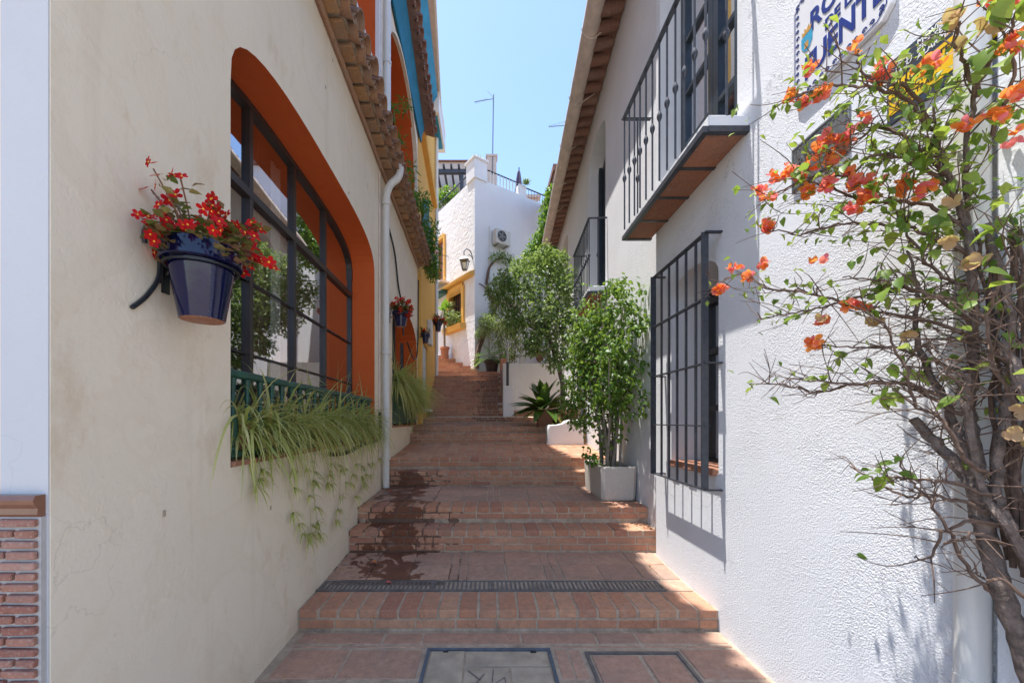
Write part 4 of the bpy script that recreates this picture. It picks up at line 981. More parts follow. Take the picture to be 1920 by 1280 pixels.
# lantern on the corner
lc = TB(.10,H+4.98,-.32)
la = thing('wall_lantern', tuple(lc), 'old iron wall lantern with glass panes by the white corner', 'lantern')
def frustum(mb, c, r0, r1, z0, z1, n=4, rot=.6):
    vs = [c+Vector((r*math.cos(rot+2*math.pi*k/n), r*math.sin(rot+2*math.pi*k/n), z)) for (r, z) in ((r0,z0),(r1,z1)) for k in range(n)]
    mb.add(vs, [(k,(k+1)%n,n+(k+1)%n,n+k) for k in range(n)]+[tuple(range(n-1,-1,-1)), tuple(range(n,2*n))])
mb = MB(); frustum(mb, lc, .09, .17, -.22, .06); mb.build('glass_body', M['lampglass'], la)
mb = MB(); frustum(mb, lc, .21, .10, .06, .15); frustum(mb, lc, .08, .05, .15, .21); frustum(mb, lc, .10, .10, -.25, -.22)
for k in range(4):
    a = .6+math.pi/2*k; mb.bar(lc+Vector((.09*math.cos(a),.09*math.sin(a),-.22)), lc+Vector((.17*math.cos(a),.17*math.sin(a),.06)), .02, .02)
mb.build('lantern_frame', M['pewter'], la)
mb = MB(); mb.tube(spline([TB(.12,H+5.15,0), TB(.12,H+5.38,-.08), TB(.11,H+5.42,-.24), TB(.10,H+5.30,-.34), TB(.10,H+5.18,-.32)], 5), .018, 6)
mb.tube(spline([TB(.12,H+5.2,-.02), TB(.12,H+5.28,-.14), TB(.11,H+5.22,-.2)], 5), .012, 6); mb.build('bracket', M['pewter'], la, smooth=True)

# terrace things above the end house
um = thing('folded_umbrella', tuple(TC(2.15,zt,.5)), 'closed dark purple parasol on the roof terrace', 'umbrella'); c = TC(2.15,zt,.5)
mb = MB(); mb.lathe([(.02,1.25),(.06,1.2),(.10,1.0),(.16,.6),(.17,.3),(.14,.05)], c, 11)
for i, v in enumerate(mb.v):
    k = i % 11; v = Vector(v); d = (v-Vector((c.x,c.y,v.z))); mb.v[i] = tuple(Vector((c.x,c.y,v.z))+d*(1.0 if k % 2 else .72))
mb.build('folded_canopy', M['purple'], um); mb = MB(); mb.tube([c, c+Vector((0,0,1.35))], .02, 6); mb.build('pole', M['iron'], um)
an = thing('tv_antenna', (.22, 15.0, H+10), 'television antenna on a tall mast above the chimney', 'antenna')
mb = MB(); mb.tube([(.17,15.0,H+9.6),(.215,15.0,H+12.72)], .022, 6); mb.build('mast', M['pewter'], an)
mb = MB(); mb.tube([(-.52,14.9,H+12.35),(.20,15.0,H+12.55)], .014, 5); mb.tube([(.20,15,H+12.6),(-.02,15.1,H+12.95)], .010, 5)
for k in range(11): x = -.5+k*.045; mb.tube([(x,14.8,H+12.30+k*.0125-.03),(x,15.05,H+12.30+k*.0125+.11)], .008, 4)
mb.build('dipole_boom', M['pewter'], an)
an2 = thing('tv_antenna', (2.9, 15.0, H+10), 'small antenna boom poking out from behind the right gutter', 'antenna')
mb = MB(); mb.tube([(2.2,13.9,H+10.62),(3.5,14.2,H+10.95)], .014, 5)
for k in range(9): x = 2.22+k*.09; mb.tube([(x,13.8,H+10.60+k*.023),(x,13.95,H+10.66+k*.023)], .009, 4)
mb.build('dipole_boom', M['pewter'], an2); mb = MB(); mb.tube([(3.45,14.2,H+6),(3.45,14.2,H+11)], .02, 6); mb.build('mast', M['pewter'], an2)
ch = thing('roof_building', (0, 16.5, H+8), 'weathered rooftop building with chimney and pergola behind the end house', 'building')
mb = MB(); mb.box(-3.2,-.55,16.6,18,H+8,H+11.15); mb.build('wall', M['dirtywhite'], ch)
mb = MB(); mb.box(-.05,.33,15.0,15.3,H+7.6,H+10.3); mb.box(-.09,.37,14.97,15.33,H+10.3,H+10.38); mb.build('chimney', M['dirtywhite'], ch)
mb = MB(); mb.box(-3.3,-.5,16.5,18.2,H+11.15,H+11.19); mb.build('roof', M['roofdark'], ch)
mb = MB()
for x in (-2.25,-1.05): mb.box(x-.06,x+.06,15.4,15.52,H+7.6,H+9.9)
mb.box(-2.8,-.5,15.35,15.5,H+9.9,H+10.05)
for k in range(8): mb.box(-2.7+k*.3,-2.62+k*.3,15.2,16.6,H+10.05,H+10.15)
mb.build('pergola', M['iron'], ch)
mb = MB(); mb.box(.5,2.2,16,16.3,H+9.3,H+9.42); mb.box(.6,2.1,16.1,17,H+8,H+9.3); mb.build('far_roof', M['dirtywhite'], ch)
vb = thing('brown_roof_house', (2.2, 13.2, H+2), 'narrow brown eaved house end behind the right gutter', 'house')
mb = MB(); mb.box(2.02,3.5,11.6,13.6,0,H+7.5); mb.build('wall', M['white_smooth'], vb)
mb = MB(); mb.box(1.95,3.5,11.5,13.7,H+7.5,H+7.68); mb.box(2.0,2.2,11.58,13.5,H+6.6,H+7.5); mb.build('roof', M['roofdark'], vb)

# ------------------------------------------------------------------ low walls beside the long flight
rwl = MB(); rwl.box(.375,2.15,9.62,9.80,1.3,H+1.43)
rw_ = rwl.build('retaining_wall', M['stainwhite']); tag(rw_, 'white stained retaining wall at the right of the long flight', 'wall')
mb = MB(); mb.box(.372,2.15,9.80,12.6,1.3,H+1.40); t_ = mb.build('terrace', M['tile']); tag(t_, 'raised tiled terrace behind the retaining wall', kind='structure')
mb = MB(); mb.box(-.36,2.9,12.07,14.5,1.3,H+1.48); t_ = mb.build('landing', M['tile']); tag(t_, 'landing at the top of the long flight', kind='structure')
pp = MB(); pp.box(.36,.61,9.16,9.42,1.4,H+.83); po = pp.build('low_post', M['white_smooth'], bevel=.01); tag(po, 'short white masonry post at the foot of the long flight', 'post')
hr = thing('handrail_pole', (.48, 9.5, H+.8), 'dark and grey metal pole standing behind the short white post', 'pole')
mb = MB(); mb.tube([(.485,9.5,H+.3),(.485,9.5,H+1.44)], .035, 8); mb.build('lower_pole', M['iron'], hr, smooth=True); mb = MB(); mb.tube([(.485,9.5,H+1.44),(.485,9.5,H+1.95)], .025, 8); mb.build('upper_pole', M['greysteel'], hr, smooth=True)
mb = MB(); k = 0; x = .66
while x < 1.85: mb.box(x, x+.25, 9.50, 9.61, 1.45, 1.56); mb.box(x, x+.25, 9.49, 9.6, 1.57, 1.62); x += .26
kb = mb.build('brick_kerb', M['brick']); tag(kb, 'low brick kerb along the foot of the retaining wall', 'kerb')
kk = MB()                                            # wavy white block
top = [(1.03,1.235),(1.05,1.30),(1.16,1.305),(1.26,1.325),(1.36,1.375),(1.43,1.395),(1.62,1.395),(1.64,.8),(1.03,.8)]
kk.prism([(x,6.55,z) for x, z in top], (0,.35,0)); kb2 = kk.build('kerb_block', M['white_smooth'], bevel=.012); tag(kb2, 'white rendered block with a wavy top beside the middle landing', 'kerb block')

# ------------------------------------------------------------------ planting
def at(px, py, Y): return Vector(((px-915)*Y/720, Y, H+(788-py)*Y/720))      # photo measurement to a point Y metres up the lane
def atx(px, py, X): return at(px, py, X*720/(px-915))
def ribbon(mb, p, d, L, w, droop=1.0, n=5, twist=0):
    p = Vector(p); d = Vector(d).normalized(); vs = []; side = d.cross(Vector((0,0,1)))
    side = side.normalized() if side.length > .1 else rdir(-.1,.1).normalized()
    for i in range(n+1):
        t = i/n; wd = w*(.6+.4*math.sin(math.pi*min(1,t+.2)))*(1-t**3*.92)/2
        vs += [p-side*wd, p+side*wd+Vector((0,0,wd*.5))]
        d = (d+Vector((0,0,-droop/n))).normalized(); p = p+d*L/n
    mb.add(vs, [(2*i,2*i+1,2*i+3,2*i+2) for i in range(n)]); return p
def pot_mesh(mb, c, r0, r1, h, rim=.22, n=24, mi=0):
    rr = r1*1.12
    mb.lathe([(.001,0),(r0,0),(r0+(r1-r0)*(1-rim),h*(1-rim)),(rr*.97,h*(1-rim)+.002),(rr,h*(1-rim)+.006),(rr*1.01,h*.985),(rr*.98,h),(rr*.9,h),(rr*.86,h*.85),(.001,h*.85)], c, n, mi)
# begonia basket
petal_me = {}
def flower_mesh(s):
    mb = MB()
    for k in range(5):
        a = k*2*math.pi/5+random.uniform(-.15,.15); d = Vector((math.cos(a), math.sin(a), .15)); n = Vector((-math.sin(a), math.cos(a), 0))
        q = [Vector((0,0,0)), d*.45*s-n*.33*s+Vector((0,0,.06*s)), d*.45*s+n*.33*s+Vector((0,0,.02*s)), d*.9*s-n*.27*s, d*.9*s+n*.27*s, d*1.02*s-Vector((0,0,.08*s))]
        mb.add(q, [(0,1,2),(1,3,4,2),(3,5,4)])
    mb.lathe([(.17*s,.04*s),(.12*s,.13*s),(.001,.16*s)], (0,0,0), 6, 1)
    return mb.mesh('flower', [M['redpetal'], M['yolk']], fix=False)
FL = [flower_mesh(.0235) for _ in range(3)]
BL = [leafmesh('leaf', .05, .042, M['leaf_begonia'], .3, .3, .8) for _ in range(2)]+[leafmesh('leaf', .065, .05, M['leaf_begonia'], .25, .4, .7)]
def begonia(loc, r, h, label, nl, nf, wall=None, blue=True, scale=1, group=None, spread=1.5, hang=0, arm=True, wallx=None):
    loc = Vector(loc); t = thing('flower_pot', loc, label, 'flower pot', group)
    mb = MB(); pot_mesh(mb, loc, r*.56, r*.893, h, .26, 28); mb.build('pot', M['glaze'] if blue else M['terra'], t, smooth=True)
    mb = MB(); mb.lathe([(.001,-.002),(r*.53,-.002),(r*.55,.004)], loc, 24); mb.build('pot_base', M['terra'], t)
    mb = MB(); mb.lathe([(.001,h*.9),(r*.86,h*.88)], loc, 16); mb.build('soil', M['soil'], t)
    if arm:
        z = loc.z+h*.70; rr = r*.86+.004; mb = MB()
        mb.tube([loc+Vector((rr*math.cos(k*math.pi/12), rr*math.sin(k*math.pi/12), h*.70)) for k in range(25)], .004*scale+.001, 6)
        wx = wallx; y0 = loc.y
        mb.bar((wx+.006,y0-.0,z-.09),(wx+.006,y0,z+.16),.03,.008,up=(1,0,0)); mb.tube([(wx+.006,y0,z-.02),(loc.x-rr,loc.y,z)], .006, 6)
        mb.tube(spline([(wx+.010,y0-.03,z-.06),(wx+.014,y0-.035,z+.04),(wx+.016,y0-.055,z+.095),(wx+.018,y0-.085,z+.115),(wx+.02,y0-.105,z+.095),(wx+.018,y0-.10,z+.055)],5), .0075, 7)
        mb.tube(spline([(wx+.010,y0-.03,z+.02),(wx+.012,y0-.04,z-.05),(wx+.012,y0-.09,z-.13),(wx+.014,y0-.145,z-.185)],5), .0078, 7)
        mb.tube(spline([(wx+.01,y0+.005,z+.02),(wx+.04,y0+.02,z+.12),(wx+.06,y0+.02,z+.08),(wx+.05,y0+.01,z+.05)],4), .004, 6)
        b_ = mb.build('bracket', M['blackiron'], t, smooth=True)
    c = loc+Vector((0,0,h*.9)); sm = MB(); tips = []
    wx0 = (wallx if wallx is not None else -9)+.012
    for k in range(int(nf*.42)+14):
        a = random.uniform(0,6.283); e = random.uniform(.1,1.25); L = r*random.uniform(.6,spread)*(.8+.25*math.sin(e))
        d = Vector((math.cos(a)*math.cos(e), math.sin(a)*math.cos(e), math.sin(e)))
        s0 = c+Vector((math.cos(a)*r*.4*random.random(), math.sin(a)*r*.4*random.random(), 0)); s1 = s0+d*L+Vector((0,0,-.35*L*math.cos(e)**2))
        s1.x = max(s1.x, wx0+.02); sm.tube(spline([s0, s0+d*L*.5, s1], 3), [.003*scale]*7, 4); tips.append((s0, s1, d))
    sm.build('stem', M['redstem'], t)
    for k in range(nl):
        s0, s1, d = random.choice(tips); f = random.uniform(.15,1); p = s0.lerp(s1, f)+rdir()*.015*scale
        if p.x < wx0+.01: p.x = wx0+.01
        dd = (rdir(-.3,.5)+d*.6).normalized()
        if p.x < wx0+.06 and dd.x < 0: dd.x = -dd.x
        m = orient(dd, random.uniform(-.5,.5)); m = Matrix.Translation(p)@m@Matrix.Scale(random.uniform(.45,.9)*scale,4)
        inst('leaf', random.choice(BL), m, t)
    fm = MB()
    for k in range(int(nl*2.2)):
        s0, s1, d = random.choice(tips); p = s0.lerp(s1, random.uniform(.1,.95))+rdir()*.03*scale; p.x = max(p.x, wx0+.02)
        dd = (rdir(-.3,.5)+d*.6).normalized(); dd.x = abs(dd.x) if p.x < wx0+.06 else dd.x
        addleaf(fm, p, dd, random.uniform(.025,.045)*scale, random.uniform(.02,.035)*scale, curl=.3)
    q_ = fm.build('foliage', M['leaf_begonia'], t, fix=False); q_['kind'] = 'stuff'
    for k in range(nf):
        s0, s1, d = tips[(k//3)%len(tips)]; p = s1+rdir()*.020*scale
        p.x = max(p.x, wx0+.01)
        z = (Vector((.15,-.85,.15))+rdir()*.7).normalized(); m = orient(z.orthogonal(), 0, z)
        inst('flower', FL[k%3], Matrix.Translation(p)@m@Matrix.Scale(random.uniform(.75,1.1)*scale,4), t)
    return t
random.seed(21)
begonia((-1.078,1.45,H+.378), .130, .272, 'large cobalt blue pot of red begonias on an iron wall bracket, on the cream wall', 290, 170, wallx=XL(1.45), spread=2.15)
begonia((-1.17,5.15,H+1.255), .112, .20, 'dark blue hanging pot of red flowers beside the white drainpipe', 150, 80, wallx=XL(5.15)+.01, scale=1.25, spread=2.0)
begonia((-1.255,7.72,H+1.55), .092, .19, 'small dark blue pot of red flowers on the corner of the yellow house', 50, 22, wallx=XL(7.7), scale=1.2, spread=2.1)
begonia((-1.40,10.8,H+2.50), .115, .27, 'blue pot of red flowers high on the far end of the yellow house', 60, 40, wallx=XY(10.8), scale=1.9, spread=2.9)
tp = thing('potted_plant', (-1.5,13.3,3.5), 'tall stalked plant in a terracotta pot at the top of the steps', 'potted plant')
mb = MB(); pot_mesh(mb, (-1.5,13.3,3.5), .12,.15,.42,.2,16); mb.build('pot', M['terra'], tp, smooth=True)
mb = MB(); mb.tube([(-1.5,13.3,3.9),(-1.52,13.3,4.6),(-1.5,13.3,5.2)], .04, 6); mb.build('stalk', M['stemgrey'], tp)
BIG = leafmesh('leaf', .42, .30, M['leaf_vine'], .2, .2, .6)
for d, z in (((.1,-.4,.6),5.2),((-.6,-.3,.3),5.15),((.6,-.3,.2),5.0),((.2,-.6,.1),4.8),((-.3,-.5,-.2),4.9)): inst('leaf', BIG, Matrix.Translation((-1.5,13.3,z))@orient(d), tp)

# spider plants
random.seed(5)
glab = 'arching green and cream spider plant in a terracotta pot behind the green balustrade'
def spider(y, T, zs, d, n, L, label, group, pr=.085, ph=.17, name='spider_plant', potted=True, runners=1, zone=None):
    c = T(y, zs, d); t = thing(name, c, label, 'spider plant', group)
    if potted:
        mb = MB(); pot_mesh(mb, c, pr*.68, pr*.9, ph, .2, 16); mb.build('pot', M['terra'], t, smooth=True)
    mb = MB(); top = c+Vector((0,0,ph*.92))
    for k in range(n):
        a = random.gauss(0, 1.15); e = random.uniform(-.1,1.35)
        dd = Vector((math.cos(a)*math.cos(e), math.sin(a)*math.cos(e), math.sin(e)))
        ribbon(mb, top+rdir()*.05+Vector((.02,0,-.01)), (dd+rdir()*.35), L*random.choice((.4,.6,.8,1,1.25))*random.uniform(.75,1.1), random.uniform(.007,.017), random.uniform(1.1,3.4), 7)
    b_ = mb.build('foliage', M['leaf_spider'], t, fix=False); b_['kind'] = 'stuff'
    for q in range(runners):
        mb = MB(); p = T(y+random.uniform(-.1,.1), zs+.22, -random.uniform(.03,.07)); pts = [top, p+Vector((.02,0,.05))]; Lr = random.uniform(.3,.62)
        for k in range(6): p = p+Vector((random.uniform(-.006,.012), random.uniform(-.018,.012), -Lr/5)); p.x = max(p.x, T(p.y,0,0).x+.015); pts.append(p.copy())
        mb.tube(spline(pts, 3), .0016, 4)
        for f in (3,5,6,7):
            if f >= len(pts) or random.random() < .38: continue
            for k in range(random.randint(9,15)):
                dd = rdir(-.4,.7); dd.x = abs(dd.x)*.8+.1
                ribbon(mb, pts[f], dd, random.uniform(.035,.12), .008, random.uniform(.8,2.4), 4)
        b_ = mb.build('runner', M['leaf_spider'], t, fix=False); b_['kind'] = 'stuff'
ORD = ['nearest','second','third','fourth','fifth','sixth','seventh','eighth','ninth','tenth','eleventh','farthest']
for k in range(11):
    y = 2.05+k*.225
    spider(y, TL_, H-.195, .10, 170, .46, ('%s spider plant in a terracotta pot behind the green balustrade' if k in (0,) else '%s spider plant from the near end behind the green balustrade') % (ORD[k] if k < 10 else 'eleventh and last'), 'spider plants behind the green balustrade', runners=1 if y > 2.6 else 0)
for y, L in ((2.52,.5),(2.78,.75),(3.12,.6),(3.5,.45),(3.9,.3),(4.2,.5)):
    pass
# longest trailing runners seen against the wall
tr = thing('trailing_plant', TL_(2.75,H-.2,-.04), 'long trailing runners with starry plantlets hanging down the cream wall under the window', 'trailing plant')
for path in ([(530,830),(540,880),(543,915),(540,960),(560,1000)],[(560,830),(566,880),(570,930),(575,985),(572,1012)],[(585,830),(580,900),(583,950),(590,1000)],[(640,830),(632,880),(630,930),(622,975)],[(655,820),(660,870),(650,905)],[(700,820),(705,860),(690,890),(660,930)],[(600,825),(612,870),(606,905)],[(470,835),(478,880),(470,910)],[(680,820),(684,870),(676,905)]):
    mb = MB(); pts = []
    for (px, py) in path: y = 849.6/(893-px); q = at(px, py, y); pts.append(q+Vector((.03,0,0)))
    sp = spline(pts, 4, .003); mb.tube(sp, .0017, 4)
    for q in pts[1:]+[pts[-1].lerp(pts[-2], .45)]:
        for k in range(random.randint(11,18)):
            dd = rdir(-.35,.75); dd.x = abs(dd.x)*.7+.15; ribbon(mb, q, dd, random.uniform(.06,.13)*(1.25 if q is pts[-1] else 1), .009, 1.7, 5)
    b_ = mb.build('runner', M['leaf_spider'], tr, fix=False); b_['kind'] = 'stuff'
spl = 'grey green spider plant spilling from the sill of the second orange window'
for k, y in enumerate((5.55,5.8,6.05,6.3,6.55,6.8,7.05,7.3)): spider(y, TL_, H+(.42 if y < 6.2 else .30), .02, 200, .62, ['nearest','second','third','fourth','fifth','sixth','seventh','farthest'][k]+' grey green spider plant along the second orange window sill', 'spider plants on the second window sill', runners=1, potted=False)
sb = thing('window_box', TL_(6.4,H,.1), 'green metal window box holding trailing plants in the second orange window', 'window box')
mb = MB(); mb.bar(TL_(5.45,H+.2,.10), TL_(7.5,H+.2,.10), .2, .5); mb.build('trough', M['greenpaint'], sb)

# climbers and shrubs made of many small leaves
def cloud(name, mat, lumps, n, L, wd, parent=None, limit=None, up=.3, shell=.55):
    mb = MB(); vol = [l[1]**2 for l in lumps]; tot = sum(vol)
    for (c, r), v in zip(lumps, vol):
        c = Vector(c); r3 = Vector(r) if hasattr(r, '__len__') else Vector((r,r,r))
        for k in range(int(n*v/tot)):
            d = rdir(); f = random.random()**shell; p = c+Vector((d.x*r3.x, d.y*r3.y, d.z*r3.z))*f
            f2 = noise.noise(p*5.5/max(.4, r3.x*1.3)+Vector((3,1,7)))
            if f2 < -.12 and random.random() < .8: continue
            if limit and not limit(p): continue
            dd = (d*.5+rdir()+Vector((0,0,-.25))).normalized()
            addleaf(mb, p, dd, L*random.uniform(.65,1.25), wd*random.uniform(.7,1.2), up=(rdir()*.6+Vector((-.3,-.1,1))))
    b_ = mb.build(name, mat, parent, fix=False, smooth=False); b_['kind'] = 'stuff'; return b_
def sprig(parent, base, d, n, L, lm, s=1):
    pass
# ficus in the concrete planter
random.seed(11)
pl = thing('planter', (1.41,4.45,.53), 'square pebbled concrete planter on the second landing against the right wall', 'planter')
def zl(y): return .521+(.542-.521)*(y-4.1)/.8
def planter_mesh():
    x0, x1, y0, y1, z0, z1, t = 1.205, 1.590, 4.07, 4.84, .526, .886, .035
    mb = MB()
    for (s, a, b) in ((.985, z0, z1-.04), (1.0, z1-.04, z1)): pass
    cx, cy = (x0+x1)/2, (y0+y1)/2; lv = [(z0,.93),(z0+.02,.95),(z1-.02,1.0),(z1,.99),(z1,.84),(z1-.06,.82)]; vs = []
    ch = .035
    for (z, s) in lv:
        hx, hy = (x1-x0)/2*s, (y1-y0)/2*(s if s > .9 else s+.07); c = min(ch, hx*.3)
        for (a, b) in ((-hx+c,-hy),(hx-c,-hy),(hx,-hy+c),(hx,hy-c),(hx-c,hy),(-hx+c,hy),(-hx,hy-c),(-hx,-hy+c)): vs.append((cx+a, cy+b, z))
    fs = [tuple(range(7,-1,-1)), tuple(range(40,48))]
    for i in range(5): fs += [(i*8+k, i*8+(k+1)%8, (i+1)*8+(k+1)%8, (i+1)*8+k) for k in range(8)]
    mb.add(vs, fs); return mb
planter_mesh().build('trough', M['planter'], pl)
mb = MB(); mb.box(1.26,1.54,4.15,4.76,.82,.835); mb.build('soil', M['soil'], pl)
ft = thing('ficus_bush', (1.4,4.45,.84), 'bushy many stemmed ficus growing from the concrete planter', 'bush')
stems = []
for k in range(17):
    b = Vector((1.40+random.uniform(-.09,.09), 4.45+random.uniform(-.2,.2), .84)); a = random.uniform(0,6.283); sp_ = random.uniform(.1,.42)
    top = b+Vector((math.cos(a)*sp_-.10, math.sin(a)*sp_*1.2-.05, random.uniform(1.2,2.05)))
    top.x = min(top.x, XR(top.y)-.08); mid = b.lerp(top, .5)+Vector((random.uniform(-.06,.04),random.uniform(-.06,.06),.05)); mid.x = min(mid.x, 1.5)
    stems.append(spline([b, b.lerp(mid,.5)+rdir()*.02, mid, mid.lerp(top,.5)+rdir()*.04, top], 4))
for s in stems:
    mb = MB(); n = len(s); mb.tube(s, [.017*(1-.8*i/n) for i in range(n)], 6); mb.build('stem', M['stemgrey'], ft, smooth=True)
LF = [leafmesh('leaf', .062, .034, M['leaf_ficus'], .3, .35, .75, 4, .012), leafmesh('leaf', .052, .030, M['leaf_ficus'], .2, .5, .7, 4, .01)]
lv = []
for s in stems:
    n = len(s)
    for i in range(3, n):
        f = i/n
        for j in range(3 if f > .3 else 1):
            d = rdir(-.3,.6); L = random.uniform(.08,.26)*(1.1-.2*f); q = s[i]+d*L
            for m in range(5 if f > .3 else 3):
                p = s[i].lerp(q, (m+1)/5)+rdir()*.015
                if p.x > XR(p.y)-.02 or p.y < 3.66: continue
                lv.append((p, (d*.3+rdir()*.9+Vector((-.1,-.25,-.55))).normalized()))
            if f > .75: lv.append((s[i]+rdir()*.05, rdir(-.5,.8)))
extra = [((1.0,4.5,1.95),.24),((.98,4.5,1.55),.2),((1.05,4.5,2.3),.2),((1.5,3.78,2.3),.17),((1.5,3.8,1.55),.17),((1.49,3.85,2.6),.14),((1.40,4.3,2.85),.13),((1.12,4.45,2.10),.26),((1.05,4.5,1.75),.24),((1.30,4.15,2.5),.22),((1.38,3.95,2.15),.22),((1.30,4.0,1.70),.24),((1.42,4.0,2.72),.17),((1.12,4.45,1.40),.2),((1.5,3.85,1.9),.18),((1.22,4.45,2.45),.24),((1.15,4.2,1.02),.12)]
for (c, r) in extra:
    for k in range(int(1300*r)):
        p = Vector(c)+rdir()*r*random.random()**.5
        if noise.noise(p*7) < -.08 or p.x > XR(p.y)-.02: continue
        lv.append((p, (rdir()+Vector((-.1,-.2,-.6))).normalized()))
lv.sort(key=lambda q: q[0].y); mb = MB()
for i, (p, d) in enumerate(lv):
    if i < 300 or False:
        inst('leaf', LF[i%2], Matrix.Translation(p)@orient(d, random.uniform(-.5,.5), (-.3,-.2,1))@Matrix.Scale(random.uniform(.7,1.25),4), ft)
    else: addleaf(mb, p, d, random.uniform(.04,.075), random.uniform(.026,.04), up=(-.3,-.2,1))
b_ = mb.build('foliage', M['leaf_ficus'], ft, fix=False); b_['kind'] = 'stuff'
mb = MB()
for k in range(40): p = Vector((random.uniform(1.27,1.53), random.uniform(4.14,4.5), .84)); addleaf(mb, p, rdir(.1,1), .06, .03)
b_ = mb.build('undergrowth', M['leaf_dark'], ft, fix=False); b_['kind'] = 'stuff'
# tree above the kerb block
random.seed(3)
t2 = thing('potted_tree', (1.42,7.35,1.27), 'leaning bushy tree in a terracotta bowl behind the ficus', 'tree')
mb = MB(); mb.lathe([(.001,1.27),(.17,1.27),(.24,1.37),(.27,1.50),(.265,1.58),(.245,1.58),(.24,1.5),(.001,1.5)], (1.45,7.32,0), 24); mb.build('pot', M['terra'], t2, smooth=True)
tk = MB(); fk = Vector((1.15,7.4,3.0))
tk.tube(spline([(1.45,7.35,1.5),(1.42,7.35,2.1),(1.30,7.4,2.6),fk], 4, .01), [.05-.0015*i for i in range(13)], 8)
for (px, py) in ((945,560),(985,530),(1030,500),(1060,540),(1010,600),(1050,630),(960,610)):
    e = at(px, py, 7.5); tk.tube(spline([fk, fk.lerp(e,.5)+rdir()*.08, e], 4, .01), [.026-.0022*i for i in range(9)], 6)
tk.build('trunk', M['bark'], t2, smooth=True)
lm = [(at(px,py,7.5+dy), r/96) for (px,py,r,dy) in ((985,535,36,0),(948,562,32,.1),(1028,505,36,.1),(1058,540,40,0),(1010,585,46,-.1),(963,602,32,0),(1050,615,44,-.1),(1008,640,30,-.2),(928,545,20,.2),(1040,672,24,-.3),(1020,470,18,.2),(1080,590,34,0),(975,500,20,.1),(950,522,22,0),(1003,490,22,.2),(1068,665,26,-.3),(990,655,18,-.2),(1046,488,22,.1))]
cloud('crown', M['leaf_dark'], lm, 11500, .085, .042, t2, lambda p: p.x < XR(p.y)-.03, shell=.5)
# broad leaved plant in square pot
random.seed(9)
bp = thing('potted_plant', (1.06,7.3,1.275), 'broad leaved plant with some yellow leaves in a square terracotta pot', 'potted plant')
mb = MB(); mb.add([(x,y,z) for z, s in ((1.275,.125),(1.59,.158),(1.59,.135),(1.52,.13)) for x, y in ((1.065-s,7.26-s),(1.065+s,7.26-s),(1.065+s,7.26+s),(1.065-s,7.26+s))], [(3,2,1,0)]+[(i*4+k,i*4+(k+1)%4,i*4+4+(k+1)%4,i*4+4+k) for i in range(3) for k in range(4)]+[(12,13,14,15)])
mb.build('pot', M['terra'], bp)
AL = [leafmesh('leaf', .40, .135, M['leaf_aspi'], .25, .35, .8, 7, .06), leafmesh('leaf', .34, .115, M['leaf_aspi'], .3, .25, .7, 7, .05)]
for k in range(74):
    a = random.uniform(0,6.283); e = random.uniform(-.2,1.5); d = Vector((math.cos(a)*math.cos(e), math.sin(a)*math.cos(e)*.8, math.sin(e)))
    m = Matrix.Translation(Vector((1.065,7.26,1.58))+Vector((d.x,d.y,0))*.06)@orient(d, random.uniform(-.4,.4))@Matrix.Scale(random.uniform(.8,1.2),4); inst('leaf', AL[k%2], m@Matrix.Scale(1.22,4), bp)
# terrace planting
random.seed(14)
fp = thing('potted_fern', (.05,11.85,2.87), 'bright green arching fern in a dark pot at the top of the long flight', 'fern')
mb = MB(); pot_mesh(mb, (.12,11.9,2.87), .16,.22,.36,.2,18); mb.build('pot', M['soil'], fp, smooth=True)
fr = MB()
for k in range(34):
    a = random.uniform(0,6.283); e = random.uniform(.1,1.3); p = Vector((.12,11.9,3.25)); d = Vector((math.cos(a)*math.cos(e)-.12, math.sin(a)*math.cos(e)*.7, math.sin(e))).normalized(); L = random.uniform(.6,.85)
    for i in range(12):
        d = (d+Vector((0,0,-.11))).normalized(); p = p+d*L/12; s = d.cross(Vector((0,0,1))).normalized(); wl = .13*math.sin(math.pi*(i+1.5)/14)
        for sg in (-1,1): addleaf(fr, p, s*sg+d*.5+Vector((0,0,-.25)), wl, .022, roll=0)
b_ = fr.build('frond', M['leaf_fern'], fp, fix=False); b_['kind'] = 'stuff'
fb = thing('clay_trough', (.48,11.7,2.87), 'small terracotta box pot with dark leaves by the white parapet', 'flower pot')
mb = MB(); mb.box(.37,.60,11.62,11.9,2.87,3.25); mb.build('pot', M['terra'], fb, bevel=.01); cloud('foliage', M['leaf_dark'], [((.55,11.75,3.4),.28)], 260, .09, .04, fb)
sv = thing('variegated_shrub', (.5,12,3.0), 'pale variegated shrub above the fern under the white end wall', 'shrub')
cloud('foliage', M['leaf_pale'], [(at(px,py,11.9), r/60) for px,py,r in ((925,612,22),(950,615,22),(968,640,18),(910,600,14),(935,640,16),(905,622,12),(960,665,14),(975,610,14))], 2400, .10, .04, sv, shell=.6)
mb = MB()
for k in range(5): mb.tube(spline([(.55+.06*k,12.0,2.85),(.45+.1*k,12,3.5),at(925+k*10,615,11.9)], 3), .012, 5)
mb.build('stem', M['twig'], sv)
vb2 = thing('climbing_vine', (1.9,12,H+4), 'bright green vine cascading over the corner by the right gutter', 'vine')
cloud('foliage', M['leaf_vine'], [(at(px,py,11.4), r/63) for px,py,r in ((1036,358,12),(1031,378,15),(1027,400,17),(1024,425,18),(1017,448,19),(1006,468,20),(992,486,17),(1030,465,24),(978,498,13),(1012,490,24))], 5200, .10, .065, vb2, shell=.6)
mb = MB(); mb.tube(spline([at(975,500,11.5),at(1005,470,11.5),at(1024,425,11.5),at(1036,350,11.5)], 5), .02, 5); mb.build('stem', M['twig'], vb2)
wv = thing('wall_vine', at(905,640,12.4), 'woody vine arching over the blue shaded wall with small leaf tufts', 'vine')
